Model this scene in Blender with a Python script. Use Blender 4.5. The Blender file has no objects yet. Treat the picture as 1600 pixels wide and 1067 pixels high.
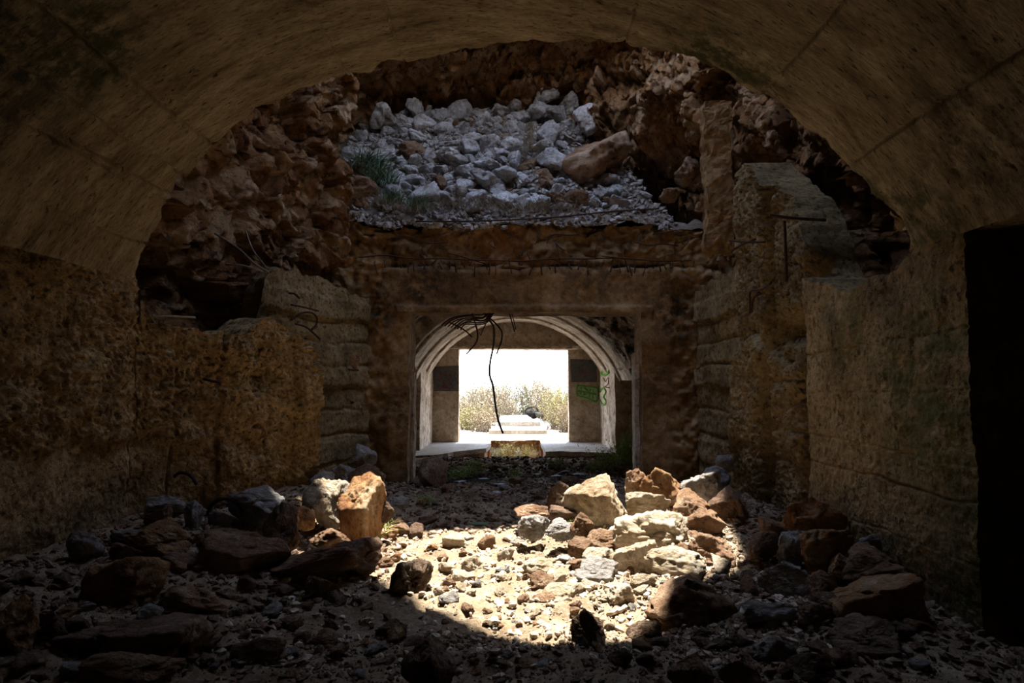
import bpy, bmesh, math, random, time
T0 = time.time()
import numpy as np
from mathutils import Vector, Matrix, Euler

rnd = random.Random(11)
rng = np.random.default_rng(5)
SC = bpy.context.scene
COL = SC.collection

print("t", round(time.time() - T0, 1))  # ------------------------------------------------------------------ camera, world, sun, exposure
EYE = Vector((0.0, 0.0, 1.9))
FPX = 1000.0
PITCH = math.atan(71.5 / FPX)
YAW = math.atan(3.0 / FPX)
cd = bpy.data.cameras.new('camera')
cd.sensor_width = 36.0
cd.lens = 36.0 * FPX / 1600.0
cd.clip_start = 0.05
cd.clip_end = 400.0
cam = bpy.data.objects.new('camera', cd)
COL.objects.link(cam)
cam.location = EYE
CROT = Euler((math.pi / 2 + PITCH, 0.0, YAW), 'XYZ').to_matrix()
cam.rotation_euler = Euler((math.pi / 2 + PITCH, 0.0, YAW), 'XYZ')
SC.camera = cam

world = bpy.data.worlds.new('world')
SC.world = world
world.use_nodes = True
wn, wl = world.node_tree.nodes, world.node_tree.links
wn.clear()
w_out = wn.new('ShaderNodeOutputWorld')
w_bg = wn.new('ShaderNodeBackground')
w_tc = wn.new('ShaderNodeTexCoord')
w_sep = wn.new('ShaderNodeSeparateXYZ')
w_ramp = wn.new('ShaderNodeValToRGB')
wl.new(w_tc.outputs['Generated'], w_sep.inputs[0])
wl.new(w_sep.outputs['Z'], w_ramp.inputs[0])
w_ramp.color_ramp.elements[0].position = 0.0
w_ramp.color_ramp.elements[0].color = (0.95, 0.98, 1.0, 1)
w_ramp.color_ramp.elements[1].position = 0.9
w_ramp.color_ramp.elements[1].color = (0.52, 0.66, 1.0, 1)
wl.new(w_ramp.outputs[0], w_bg.inputs[0])
w_bg.inputs[1].default_value = 4.0
wl.new(w_bg.outputs[0], w_out.inputs[0])

SUN_EL = math.radians(75.0)
SUN_AZ = math.radians(10.0)      # to the right of straight ahead
sd = bpy.data.lights.new('sun', 'SUN')
sd.energy = 13.2
sd.angle = math.radians(0.7)
sd.color = (1.0, 0.93, 0.82)
sun = bpy.data.objects.new('sun', sd)
COL.objects.link(sun)
sdir = Vector((math.sin(SUN_AZ) * math.cos(SUN_EL), math.cos(SUN_AZ) * math.cos(SUN_EL), math.sin(SUN_EL)))
sun.rotation_euler = sdir.to_track_quat('Z', 'Y').to_euler()
sun.location = (3, 14, 30)

SC.view_settings.view_transform = 'Standard'
SC.view_settings.look = 'None'
SC.view_settings.gamma = 1.0
SC.view_settings.use_curve_mapping = False
SC.view_settings.exposure = 1.02
SC.cycles.max_bounces = 10
SC.cycles.diffuse_bounces = 7
SC.cycles.glossy_bounces = 2
SC.cycles.use_denoising = True

print("t", round(time.time() - T0, 1))  # ------------------------------------------------------------------ pixel helpers (1600x1067 frame)
def ray(px, py):
    v = CROT @ Vector(((px - 800.0) / FPX, (533.5 - py) / FPX, -1.0))
    return v / v.y
def W(px, py, d):
    return EYE + ray(px, py) * d

print("t", round(time.time() - T0, 1))  # ------------------------------------------------------------------ noise in numpy
def _h(ix, iy, iz, seed):
    n = (ix * 73856093) ^ (iy * 19349663) ^ (iz * 83492791) ^ (seed * 26544357)
    n = n & 0xffffffff
    n = ((n ^ (n >> 13)) * 1274126177) & 0xffffffff
    return ((n ^ (n >> 16)) & 0xffffffff) / 4294967295.0
def vnoise(p, seed=0):
    f = np.floor(p)
    i = f.astype(np.int64)
    t = p - f
    t = t * t * (3 - 2 * t)
    r = 0
    for dx in (0, 1):
        wx = t[:, 0] if dx else 1 - t[:, 0]
        for dy in (0, 1):
            wy = t[:, 1] if dy else 1 - t[:, 1]
            for dz in (0, 1):
                wz = t[:, 2] if dz else 1 - t[:, 2]
                r = r + wx * wy * wz * _h(i[:, 0] + dx, i[:, 1] + dy, i[:, 2] + dz, seed)
    return r * 2 - 1
def fbm(p, octv=4, seed=0, gain=0.5):
    a, s, r = 1.0, 1.0, 0.0
    for k in range(octv):
        r = r + a * vnoise(p * s + 17.3 * k, seed + k * 31)
        a *= gain
        s *= 2.03
    return r
def vfield(p, octv=3, seed=0, gain=0.5):
    return np.stack([fbm(p, octv, seed + 101 * k, gain) for k in range(3)], 1)
def facet(p, seed=0, tilt=0.6):
    """blocky faceted field: each Voronoi cell has its own height and slope"""
    f = np.floor(p)
    i = f.astype(np.int64)
    best = np.full(len(p), 9.0)
    sec = np.full(len(p), 9.0)
    val = np.zeros(len(p))
    t0 = p - f
    for dx in (-1, 0, 1):
        for dy in (-1, 0, 1):
            for dz in (-1, 0, 1):
                a, b, c = i[:, 0] + dx, i[:, 1] + dy, i[:, 2] + dz
                h0 = _h(a, b, c, seed + 1)
                h1 = (h0 * 4099.17) % 1.0; h2 = (h0 * 9973.71) % 1.0; h3 = (h0 * 15013.37) % 1.0
                ox, oy, oz = t0[:, 0] - dx - h0, t0[:, 1] - dy - h1, t0[:, 2] - dz - h2
                d = ox * ox + oy * oy + oz * oz
                h4 = (h0 * 25013.3) % 2.0 - 1; h5 = (h0 * 31013.9) % 2.0 - 1; h6 = (h0 * 7013.1) % 2.0 - 1
                v = (h3 - .5) * 1.2 + tilt * 1.6 * (ox * h4 + oy * h5 + oz * h6)
                m = d < best
                sec = np.where(m, best, np.minimum(sec, d))
                val = np.where(m, v, val)
                best = np.where(m, d, best)
    return val, np.sqrt(sec) - np.sqrt(best)
def sstep(a, b, x):
    t = np.clip((x - a) / (b - a), 0, 1)
    return t * t * (3 - 2 * t)

print("t", round(time.time() - T0, 1))  # ------------------------------------------------------------------ mesh building
class MB:
    def __init__(self):
        self.v, self.f, self.uv, self.n = [], [], [], 0
    def grid(self, P, mask=None, uv=None, flip=False):
        nu, nv = P.shape[:2]
        idx = np.arange(nu * nv).reshape(nu, nv) + self.n
        q = np.stack([idx[:-1, :-1], idx[1:, :-1], idx[1:, 1:], idx[:-1, 1:]], -1)
        if flip:
            q = q[..., ::-1]
        q = q.reshape(-1, 4)
        if mask is not None:
            q = q[mask.reshape(-1)]
        self.v.append(P.reshape(-1, 3))
        self.uv.append(uv.reshape(-1, 2) if uv is not None else np.zeros((nu * nv, 2)))
        self.f.append(q)
        self.n += nu * nv
    def raw(self, V, F):
        V = np.asarray(V, float)
        self.v.append(V)
        self.uv.append(np.zeros((len(V), 2)))
        self.f.append(np.asarray(F, np.int64) + self.n)
        self.n += len(V)
    def verts(self):
        return np.concatenate(self.v)
    def build(self, name, mat, parent=None, smooth=True, disp=None):
        V = self.verts()
        if disp is not None:
            V = disp(V)
        return link_mesh(name, make_mesh(name, V, self.f, mat, smooth, np.concatenate(self.uv)), parent)

def make_mesh(name, V, Fs, mat, smooth=True, uv=None):
    me = bpy.data.meshes.new(name)
    if not isinstance(Fs, list):
        Fs = [Fs]
    Fs = [np.asarray(f) for f in Fs if len(f)]
    nl = sum(f.size for f in Fs)
    nf = sum(len(f) for f in Fs)
    loops = np.concatenate([f.reshape(-1) for f in Fs]).astype(np.int32)
    tot = np.concatenate([np.full(len(f), f.shape[1]) for f in Fs]).astype(np.int32)
    start = np.concatenate([[0], np.cumsum(tot)[:-1]]).astype(np.int32)
    me.vertices.add(len(V))
    me.vertices.foreach_set('co', np.asarray(V, np.float32).reshape(-1))
    me.loops.add(nl)
    me.loops.foreach_set('vertex_index', loops)
    me.polygons.add(nf)
    me.polygons.foreach_set('loop_start', start)
    me.polygons.foreach_set('loop_total', tot)
    me.polygons.foreach_set('use_smooth', np.full(nf, smooth))
    if uv is not None:
        l = me.uv_layers.new(name='UVMap')
        l.data.foreach_set('uv', uv[loops].astype(np.float32).reshape(-1))
    me.update(calc_edges=True)
    me.validate()
    if mat:
        me.materials.append(mat)
    return me
def link_mesh(name, me, parent=None):
    o = bpy.data.objects.new(name, me)
    COL.objects.link(o)
    if parent:
        o.parent = parent
    return o
def tag(o, label=None, cat=None, group=None, kind=None):
    if label: o['label'] = label
    if cat: o['category'] = cat
    if group: o['group'] = group
    if kind: o['kind'] = kind
    return o
def empty(name, loc=(0, 0, 0), rz=0):
    o = bpy.data.objects.new(name, None)
    COL.objects.link(o)
    o.location = loc
    o.rotation_euler = (0, 0, rz)
    return o

def smooth_path(pts, n=6):
    P = [Vector(p) for p in pts]
    P = [P[0] * 2 - P[1]] + P + [P[-1] * 2 - P[-2]]
    out = []
    for i in range(1, len(P) - 2):
        for k in range(n):
            t = k / n
            a, b, c, d = P[i - 1], P[i], P[i + 1], P[i + 2]
            out.append(0.5 * ((2 * b) + (c - a) * t + (2 * a - 5 * b + 4 * c - d) * t * t + (3 * b - a - 3 * c + d) * t ** 3))
    out.append(P[-2])
    return out
def tube_geo(pts, r, sides=6, r2=None):
    V, F = [], []
    n = len(pts)
    up = Vector((0.3, 0.2, 1)).normalized()
    for i, p in enumerate(pts):
        t = (pts[min(i + 1, n - 1)] - pts[max(i - 1, 0)])
        t = t.normalized() if t.length > 1e-9 else Vector((0, 0, 1))
        a = t.cross(up)
        if a.length < 1e-3: a = t.cross(Vector((1, 0, 0)))
        a.normalize()
        b = t.cross(a)
        rr = r if r2 is None else r + (r2 - r) * i / (n - 1)
        for k in range(sides):
            an = 2 * math.pi * k / sides
            V.append(p + a * (math.cos(an) * rr) + b * (math.sin(an) * rr))
    for i in range(n - 1):
        for k in range(sides):
            k2 = (k + 1) % sides
            F.append((i * sides + k, i * sides + k2, (i + 1) * sides + k2, (i + 1) * sides + k))
    V.append(pts[0]); V.append(pts[-1])
    for k in range(sides):
        k2 = (k + 1) % sides
        F.append((len(V) - 2, k2, k, len(V) - 2)); F.append((len(V) - 1, (n - 1) * sides + k, (n - 1) * sides + k2, len(V) - 1))
    return V, F
def tube(name, pts, r, mat, parent=None, sides=6, n=5, r2=None):
    V, F = tube_geo(smooth_path(pts, n) if n > 1 else [Vector(p) for p in pts], r, sides, r2)
    me = bpy.data.meshes.new(name)
    F = [f if f[0] != f[3] else f[:3] for f in F]
    me.from_pydata([tuple(v) for v in V], [], F)
    for p in me.polygons: p.use_smooth = True
    me.materials.append(mat)
    return link_mesh(name, me, parent)
def prism(name, poly, z0, z1, mat, parent=None):
    bm = bmesh.new()
    vs = [bm.verts.new((x, y, z0)) for x, y in poly]
    f = bm.faces.new(vs)
    r = bmesh.ops.extrude_face_region(bm, geom=[f])
    for v in [g for g in r['geom'] if isinstance(g, bmesh.types.BMVert)]: v.co.z = z1
    bmesh.ops.recalc_face_normals(bm, faces=bm.faces)
    me = bpy.data.meshes.new(name); bm.to_mesh(me); bm.free()
    me.materials.append(mat)
    return link_mesh(name, me, parent)

print("t", round(time.time() - T0, 1))  # ------------------------------------------------------------------ materials
def material(name, stops, s1=1.5, s2=14.0, bump=0.5, bscale=30.0, coord='pos', stretch=(1, 1, 1), speck=0.0, speck_scale=20.0, var=0.0, stains=(), rough=0.93, speck_at=.40, cells=None, detail=8.0, bdist=0.02):
    m = bpy.data.materials.new(name)
    m.use_nodes = True
    N, L = m.node_tree.nodes, m.node_tree.links
    bs = N['Principled BSDF']
    bs.inputs['Roughness'].default_value = rough
    bs.inputs['Specular IOR Level'].default_value = 0.15
    geo = N.new('ShaderNodeNewGeometry')
    tc = N.new('ShaderNodeTexCoord')
    mp = N.new('ShaderNodeMapping')
    mp.inputs['Scale'].default_value = stretch
    src = {'pos': geo.outputs['Position'], 'uv': tc.outputs['UV'], 'obj': tc.outputs['Object']}[coord]
    if var > 0:
        oi = N.new('ShaderNodeObjectInfo')
        va = N.new('ShaderNodeVectorMath'); va.operation = 'ADD'
        ml = N.new('ShaderNodeMath'); ml.operation = 'MULTIPLY'; ml.inputs[1].default_value = 37.0
        L.new(oi.outputs['Random'], ml.inputs[0])
        L.new(src, va.inputs[0]); L.new(ml.outputs[0], va.inputs[1])
        src = va.outputs[0]
    L.new(src, mp.inputs[0])
    vec = mp.outputs[0]
    def noise(scale, det=8.0, ro=0.6, v=vec, dist=0.0):
        n = N.new('ShaderNodeTexNoise')
        n.inputs['Scale'].default_value = scale
        n.inputs['Detail'].default_value = det
        n.inputs['Roughness'].default_value = ro
        n.inputs['Distortion'].default_value = dist
        L.new(v, n.inputs['Vector'])
        return n.outputs['Fac']
    def ramp(f, st):
        r = N.new('ShaderNodeValToRGB')
        e = r.color_ramp.elements
        while len(e) < len(st): e.new(0.5)
        for k, (p, c) in enumerate(st):
            e[k].position = p
            e[k].color = (*c, 1) if len(c) == 3 else c
        L.new(f, r.inputs[0])
        return r.outputs[0]
    def mix(fac, a, b, mode='MIX'):
        x = N.new('ShaderNodeMix'); x.data_type = 'RGBA'; x.blend_type = mode
        if isinstance(fac, (int, float)): x.inputs[0].default_value = fac
        else: L.new(fac, x.inputs[0])
        L.new(a, x.inputs[6])
        if isinstance(b, tuple): x.inputs[7].default_value = (*b, 1)
        else: L.new(b, x.inputs[7])
        return x.outputs[2]
    def g(v): return (v, v, v)
    c = ramp(noise(s1, detail, 0.65, dist=0.4), stops)
    if cells:
        vo = N.new('ShaderNodeTexVoronoi'); vo.inputs['Scale'].default_value = cells[0]
        w2 = N.new('ShaderNodeTexNoise'); w2.inputs['Scale'].default_value = cells[0] * 1.3
        L.new(vec, w2.inputs['Vector'])
        ad = N.new('ShaderNodeMix'); ad.data_type = 'RGBA'; ad.blend_type = 'LINEAR_LIGHT'; ad.inputs[0].default_value = 0.25
        L.new(vec, ad.inputs[6]); L.new(w2.outputs['Color'], ad.inputs[7])
        L.new(ad.outputs[2], vo.inputs['Vector'])
        sp = N.new('ShaderNodeSeparateXYZ'); L.new(vo.outputs['Color'], sp.inputs[0])
        cc = ramp(sp.outputs[0], cells[1])
        c = mix(cells[2], c, cc)
    c = mix(1.0, c, ramp(noise(s2, 6, 0.7), [(0.3, g(0.55)), (0.5, g(0.95)), (0.7, g(1.25))]), 'MULTIPLY')
    if speck > 0:
        c = mix(speck, c, ramp(noise(speck_scale, 4, 0.75), [(speck_at - .05, g(0.12)), (speck_at + .04, g(1.0))]), 'MULTIPLY')
    for (cx, cy, cz, rad, soft, colr, amt) in stains:
        d = N.new('ShaderNodeVectorMath'); d.operation = 'DISTANCE'
        L.new(geo.outputs['Position'], d.inputs[0]); d.inputs[1].default_value = (cx, cy, cz)
        mr = N.new('ShaderNodeMapRange'); mr.inputs[1].default_value = rad; mr.inputs[2].default_value = rad * (1 - soft)
        L.new(d.outputs['Value'], mr.inputs[0])
        nn = ramp(noise(2.4 / max(rad, .3) + 2.2, 8, 0.7, v=geo.outputs['Position']), [(0.42, g(0)), (0.56, g(1))])
        mu = N.new('ShaderNodeMath'); mu.operation = 'MULTIPLY'
        L.new(mr.outputs[0], mu.inputs[0]); L.new(nn, mu.inputs[1])
        m2 = N.new('ShaderNodeMath'); m2.operation = 'MULTIPLY'; m2.inputs[1].default_value = amt
        L.new(mu.outputs[0], m2.inputs[0])
        c = mix(m2.outputs[0], c, colr)
    if var > 0:
        hs = N.new('ShaderNodeHueSaturation')
        mr = N.new('ShaderNodeMapRange'); mr.inputs[3].default_value = 1 - var; mr.inputs[4].default_value = 1 + var
        L.new(oi.outputs['Random'], mr.inputs[0]); L.new(mr.outputs[0], hs.inputs['Value'])
        L.new(c, hs.inputs['Color']); c = hs.outputs[0]
    L.new(c, bs.inputs['Base Color'])
    if bump > 0:
        h = noise(bscale, 10, 0.75)
        b = N.new('ShaderNodeBump'); b.inputs['Strength'].default_value = bump; b.inputs['Distance'].default_value = bdist
        L.new(h, b.inputs['Height']); L.new(b.outputs[0], bs.inputs['Normal'])
    return m

MOSS = (0.035, 0.05, 0.012)
BLK = (0.02, 0.018, 0.014)
M = {}
M['vault'] = material('vault_concrete', [(0.28, (0.14, 0.10, 0.055)), (0.45, (0.31, 0.235, 0.14)), (0.6, (0.46, 0.365, 0.23)), (0.75, (0.56, 0.47, 0.33))],
    s1=0.8, s2=7, bump=1.0, bscale=9, coord='uv', stretch=(7.0, 1.6, 1), speck=0.9, speck_scale=5, bdist=0.03,
    stains=[(-3.6, 3.9, 3.9, 1.3, .6, BLK, .9), (-3.2, 4.6, 4.4, .7, .6, MOSS, .8), (1.9, 5.6, 4.8, .8, .6, MOSS, .85), (0.9, 3.6, 5.3, .6, .6, MOSS, .7), (3.5, 5.4, 3.3, .8, .5, MOSS, .7), (-.9, 4.0, 5.3, .6, .5, BLK, .4), (3.3, 4.2, 3.6, .9, .6, BLK, .5)])
M['shotcrete'] = material('rough_shotcrete', [(0.3, (0.14, 0.085, 0.035)), (0.5, (0.37, 0.245, 0.115)), (0.7, (0.55, 0.39, 0.20))],
    s1=3.0, s2=22, bump=1.0, bscale=15, speck=0.75, speck_scale=19, bdist=0.05, speck_at=.43, stains=[(-3.9, 6.5, .2, 1.0, .7, BLK, .5), (-4.3, 4.5, 1.9, 1.2, .7, (0.06, 0.045, 0.03), .6)])
M['smooth_band'] = material('trowelled_concrete', [(0.3, (0.13, 0.10, 0.055)), (0.5, (0.30, 0.23, 0.14)), (0.7, (0.42, 0.34, 0.22))],
    s1=1.6, s2=20, bump=0.6, bscale=30, speck=0.4, speck_scale=18)
M['side_concrete'] = material('mossy_wall_concrete', [(0.3, (0.11, 0.072, 0.03)), (0.5, (0.27, 0.19, 0.09)), (0.7, (0.40, 0.295, 0.155))],
    s1=1.3, s2=16, bump=1.0, bscale=16, speck=0.75, speck_scale=13, bdist=.04, speck_at=.43,
    stains=[(3.5, 5.4, 1.9, 1.1, .6, (0.07, 0.08, 0.02), .8), (3.5, 5.0, .6, 1.0, .7, (0.06, 0.065, 0.02), .75), (3.5, 6.8, 2.5, .6, .5, (0.09, 0.09, 0.03), .6)])
M['portal'] = material('stained_portal_concrete', [(0.3, (0.08, 0.042, 0.018)), (0.5, (0.25, 0.145, 0.062)), (0.7, (0.40, 0.265, 0.14))],
    s1=1.1, s2=10, bump=0.8, bscale=16, speck=0.5, speck_scale=9,
    stains=[(-1.7, 12.3, 3.9, .9, .7, BLK, .75), (1.5, 12.3, 4.1, 1.1, .7, BLK, .6), (3.2, 12.3, 3.3, .8, .6, BLK, .85), (-2.6, 12.3, 3.4, .6, .6, BLK, .8), (-.2, 12.3, 4.7, .9, .6, (.25, .09, .03), .6), (-2.3, 12.3, 1.5, .5, .7, BLK, .7)])
M['whitewash'] = material('flaking_whitewash', [(0.30, (0.16, 0.11, 0.07)), (0.44, (0.36, 0.28, 0.21)), (0.56, (0.54, 0.46, 0.38)), (0.75, (0.66, 0.6, 0.53))],
    s1=2.4, s2=12, bump=0.7, bscale=14, speck=0.7, speck_scale=7, bdist=.03, stains=[(2.4, 14.3, 3.2, 1.9, .3, BLK, 1.0), (-2.3, 14.0, 3.2, 1.3, .4, BLK, .9), (0, 15.4, 4.0, 1.6, .5, BLK, .5), (0.6, 20.6, 3.6, .8, .6, (.12, .09, .06), .7)])
M['endwall'] = material('end_wall_plaster', [(0.28, (0.20, 0.13, 0.08)), (0.45, (0.38, 0.29, 0.2)), (0.65, (0.52, 0.43, 0.33))],
    s1=1.6, s2=10, bump=0.5, bscale=18, speck=0.5, speck_scale=8)
M['earthrock'] = material('orange_brown_rock_face', [(0.28, (0.07, 0.035, 0.018)), (0.42, (0.22, 0.10, 0.042)), (0.56, (0.36, 0.19, 0.08)), (0.7, (0.50, 0.34, 0.19))],
    s1=1.7, s2=8, bump=1.0, bscale=6, speck=0.75, speck_scale=4, bdist=0.12, cells=(2.6, [(0.0, (0.09, 0.04, 0.018)), (0.3, (0.26, 0.12, 0.045)), (0.65, (0.40, 0.22, 0.10)), (0.85, (0.56, 0.40, 0.25))], 0.5))
M['earth'] = material('pale_gravelly_earth', [(0.3, (0.15, 0.10, 0.06)), (0.5, (0.29, 0.215, 0.14)), (0.7, (0.42, 0.335, 0.235))],
    s1=2.2, s2=30, bump=1.0, bscale=28, speck=0.25, speck_scale=40, bdist=0.03,
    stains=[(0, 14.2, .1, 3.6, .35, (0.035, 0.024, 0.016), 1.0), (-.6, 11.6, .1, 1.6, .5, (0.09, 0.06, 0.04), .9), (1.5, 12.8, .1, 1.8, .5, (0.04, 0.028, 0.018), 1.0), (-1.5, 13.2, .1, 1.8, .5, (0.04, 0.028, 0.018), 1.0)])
M['slabtop'] = material('pale_floor_slab', [(0.3, (0.22, 0.20, 0.17)), (0.5, (0.36, 0.34, 0.31)), (0.7, (0.46, 0.44, 0.41))], s1=1.2, s2=12, bump=0.4, bscale=18)
M['outground'] = material('sunlit_pale_ground', [(0.3, (0.20, 0.165, 0.12)), (0.5, (0.30, 0.27, 0.22)), (0.7, (0.40, 0.37, 0.32))], s1=1.0, s2=10, bump=0.4, bscale=12)
M['pitearth'] = material('red_brown_pit_earth', [(0.3, (0.12, 0.06, 0.03)), (0.6, (0.3, 0.17, 0.09))], s1=3, s2=12, bump=0.8, bscale=10)
M['soil'] = material('grey_brown_slope_soil', [(0.3, (0.10, 0.075, 0.055)), (0.55, (0.22, 0.17, 0.13)), (0.75, (0.34, 0.29, 0.24))], s1=3, s2=18, bump=1.0, bscale=14, bdist=.04)
M['rebar'] = material('rusted_steel', [(0.3, (0.02, 0.013, 0.01)), (0.6, (0.06, 0.03, 0.018))], s1=20, s2=60, bump=0.3, bscale=80, rough=.8)
M['cable'] = material('dark_grey_cable', [(0.3, (0.025, 0.025, 0.025)), (0.7, (0.05, 0.048, 0.045))], s1=5, s2=40, bump=0.1, bscale=80, rough=.6)
def rockmat(name, st, sat=0.0, cellc=None):
    return material(name, st, s1=1.7, s2=9, bump=1.0, bscale=6, coord='obj', speck=0.5, speck_scale=7, var=0.16, bdist=0.10, cells=cellc)
M['r_cream'] = rockmat('cream_limestone', [(0.3, (0.30, 0.20, 0.11)), (0.46, (0.52, 0.41, 0.28)), (0.65, (0.66, 0.58, 0.46))])
M['r_grey'] = rockmat('grey_limestone', [(0.3, (0.17, 0.13, 0.10)), (0.46, (0.36, 0.33, 0.30)), (0.65, (0.52, 0.50, 0.48))])
M['r_orange'] = rockmat('orange_stained_rock', [(0.3, (0.17, 0.075, 0.035)), (0.46, (0.36, 0.18, 0.08)), (0.58, (0.48, 0.31, 0.17)), (0.7, (0.62, 0.52, 0.4))])
M['r_brown'] = rockmat('brown_rock', [(0.3, (0.13, 0.07, 0.04)), (0.48, (0.29, 0.17, 0.10)), (0.68, (0.42, 0.30, 0.20))])
M['r_dark'] = rockmat('dark_earthy_rock', [(0.3, (0.09, 0.052, 0.033)), (0.5, (0.21, 0.135, 0.09)), (0.7, (0.34, 0.25, 0.18))])
M['r_heap'] = rockmat('weathered_grey_limestone', [(0.3, (0.18, 0.13, 0.10)), (0.42, (0.48, 0.44, 0.40)), (0.54, (0.72, 0.70, 0.68)), (0.75, (0.82, 0.81, 0.8))])
def leafmat(name, a, b):
    m = material(name, [(0.3, a), (0.7, b)], s1=6, s2=20, bump=0, rough=.7)
    return m
M['l_green'] = leafmat('green_leaf', (0.12, 0.22, 0.05), (0.28, 0.42, 0.12))
M['l_blue'] = leafmat('blue_green_grass', (0.06, 0.12, 0.07), (0.16, 0.26, 0.15))
M['l_yellow'] = leafmat('yellow_green_leaf', (0.18, 0.175, 0.055), (0.38, 0.35, 0.14))
M['l_dry'] = leafmat('dry_straw', (0.20, 0.155, 0.09), (0.42, 0.35, 0.23))
M['l_dead'] = leafmat('dead_grey_grass', (0.12, 0.09, 0.06), (0.30, 0.25, 0.19))
M['l_sage'] = leafmat('sage_leaf', (0.15, 0.17, 0.10), (0.32, 0.34, 0.23))

print("t", round(time.time() - T0, 1))  # ------------------------------------------------------------------ vault of the near hall
VC, VR = (-0.4, 0.94), 4.46
S_L = math.atan2(3.1 - VC[1], -4.3 - VC[0])   # spring angle left
S_R = math.atan2(3.1 - VC[1], 3.5 - VC[0])
def vault_hit(px, py):
    d = ray(px, py)
    ox, oz = EYE.x - VC[0], EYE.z - VC[1]
    A = d.x ** 2 + d.z ** 2
    B = 2 * (ox * d.x + oz * d.z)
    C = ox * ox + oz * oz - VR * VR
    t = (-B + math.sqrt(B * B - 4 * A * C)) / (2 * A)
    p = EYE + d * t
    return math.atan2(p.z - VC[1], p.x - VC[0]), p.y
outline = [(215, 440), (228, 385), (250, 352), (268, 310), (300, 262), (322, 236), (352, 212), (380, 192), (402, 172), (440, 160), (468, 142), (505, 131), (540, 120),
    (580, 115), (600, 103), (640, 100), (672, 92), (710, 87), (742, 78), (780, 72), (830, 69), (880, 68), (940, 70), (990, 75), (1040, 80), (1085, 90), (1108, 104),
    (1140, 122), (1165, 140), (1205, 160), (1228, 178), (1252, 200), (1290, 228), (1320, 258), (1352, 286), (1378, 318), (1405, 345), (1417, 372), (1420, 400)]
hits = [vault_hit(*p) for p in outline]
ho = sorted(hits)
HS = np.array([h[0] for h in ho]); HY = np.array([h[1] for h in ho])
joint_px = [(130, 62), (176, 200), (200, 268), (105, 335), (515, 72), (620, 70), (1263, 64), (1568, 99), (985, 40), (30, 190)]
JS = sorted(vault_hit(*p)[0] for p in joint_px)
def vault():
    nS, nY = 900, 520
    s = np.linspace(S_L, S_R, nS)
    yj = np.interp(s, HS, HY)
    arc = s * VR
    yj = yj + 0.03 * fbm(np.stack([arc * 6, arc * 0, arc * 0], 1), 4, 9)
    t = np.linspace(0, 1, nY)
    t = 1 - (1 - t) ** 1.0
    y0 = -6.0
    Y = np.where(t[None, :] < 0.12, y0 + (0.8 - y0) * t[None, :] / 0.12, 0.8 + (yj[:, None] - 0.8) * (t[None, :] - 0.12) / 0.88)
    Sg = np.repeat(s[:, None], nY, 1)
    off = np.zeros_like(Y)
    jn = .35 + .65 * sstep(-.6, .3, fbm(np.stack([(Sg * 5).ravel(), (Y * 1.3).ravel(), 0 * Y.ravel()], 1), 3, 88)).reshape(Y.shape)
    for k, j in enumerate(JS):
        dj = (Sg - j) * VR + 0.02 * vnoise(np.stack([Y.ravel() * 2, Y.ravel() * 0 + k, Y.ravel() * 0], 1), 3).reshape(Y.shape)
        off += 0.045 * np.exp(-(dj / 0.013) ** 2) * jn
    # each cast panel sits a little proud or deep, in segments along the hall
    pid = np.searchsorted(np.array(JS), Sg)
    seg = np.floor((Y + pid * 0.77) / 1.9).astype(np.int64)
    off += (_h(pid, seg, seg * 0, 77) - .5) * 0.045
    fy = (Y + pid * 0.77) / 1.9 - seg
    off += 0.012 * np.exp(-((np.minimum(fy, 1 - fy) * 1.9) / 0.012) ** 2)
    arc2 = Sg * VR
    q = np.stack([arc2.ravel() * 1.2, Y.ravel() * 8, arc2.ravel() * 0], 1)
    off += 0.007 * fbm(q, 4, 21).reshape(Y.shape)
    q = np.stack([arc2.ravel() * 9, Y.ravel() * 9, arc2.ravel() * 0], 1)
    pit = fbm(q, 4, 25, .65).reshape(Y.shape)
    q2 = np.stack([arc2.ravel() * 1.1, Y.ravel() * 1.1, arc2.ravel() * 0], 1)
    msk = sstep(-.1, .5, fbm(q2, 3, 29).reshape(Y.shape))
    off += 0.022 * np.clip(pit - .15, 0, 1) * (.25 + msk)
    off += 0.02 * sstep(0.12, 0.0, (yj[:, None] - Y)) * (1 + .6 * pit)
    Rr = VR + off
    P = np.stack([VC[0] + Rr * np.cos(Sg), Y, VC[1] + Rr * np.sin(Sg)], -1)
    mb = MB()
    mb.grid(P, uv=np.stack([Y, arc2], -1), flip=True)
    # broken edge through the thickness of the shell, then its outer skin
    nT = 16
    T = np.linspace(0, 1, nT)[None, :]
    base = P[:, -1, :]
    th = 0.42
    rr = Rr[:, -1][:, None] + th * T
    yy = base[:, 1][:, None] + 0.09 * fbm(np.stack([(arc[:, None] * 5 + 0 * T).ravel(), (T * 3 + 0 * arc[:, None]).ravel(), (0 * arc[:, None] + 0 * T).ravel()], 1), 4, 41).reshape(nS, nT) * np.minimum(T * 4, 1)
    S2 = np.repeat(s[:, None], nT, 1)
    E = np.stack([VC[0] + rr * np.cos(S2), yy, VC[1] + rr * np.sin(S2)], -1)
    mb.grid(E, uv=np.stack([yy, S2 * VR], -1), flip=True)
    Y3 = np.stack([yy[:, -1], yy[:, -1] * 0 - 6], 1)
    S3 = np.repeat(s[:, None], 2, 1)
    O = np.stack([VC[0] + (VR + th) * np.cos(S3), Y3, VC[1] + (VR + th) * np.sin(S3)], -1)
    mb.grid(O, uv=np.zeros(O.shape[:2] + (2,)), flip=True)
    o = mb.build('ceiling', M['vault'])
    tag(o, 'board-marked concrete barrel vault over the near hall, broken off at its far edge', kind='structure')
    return o
vault_o = vault()

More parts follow.
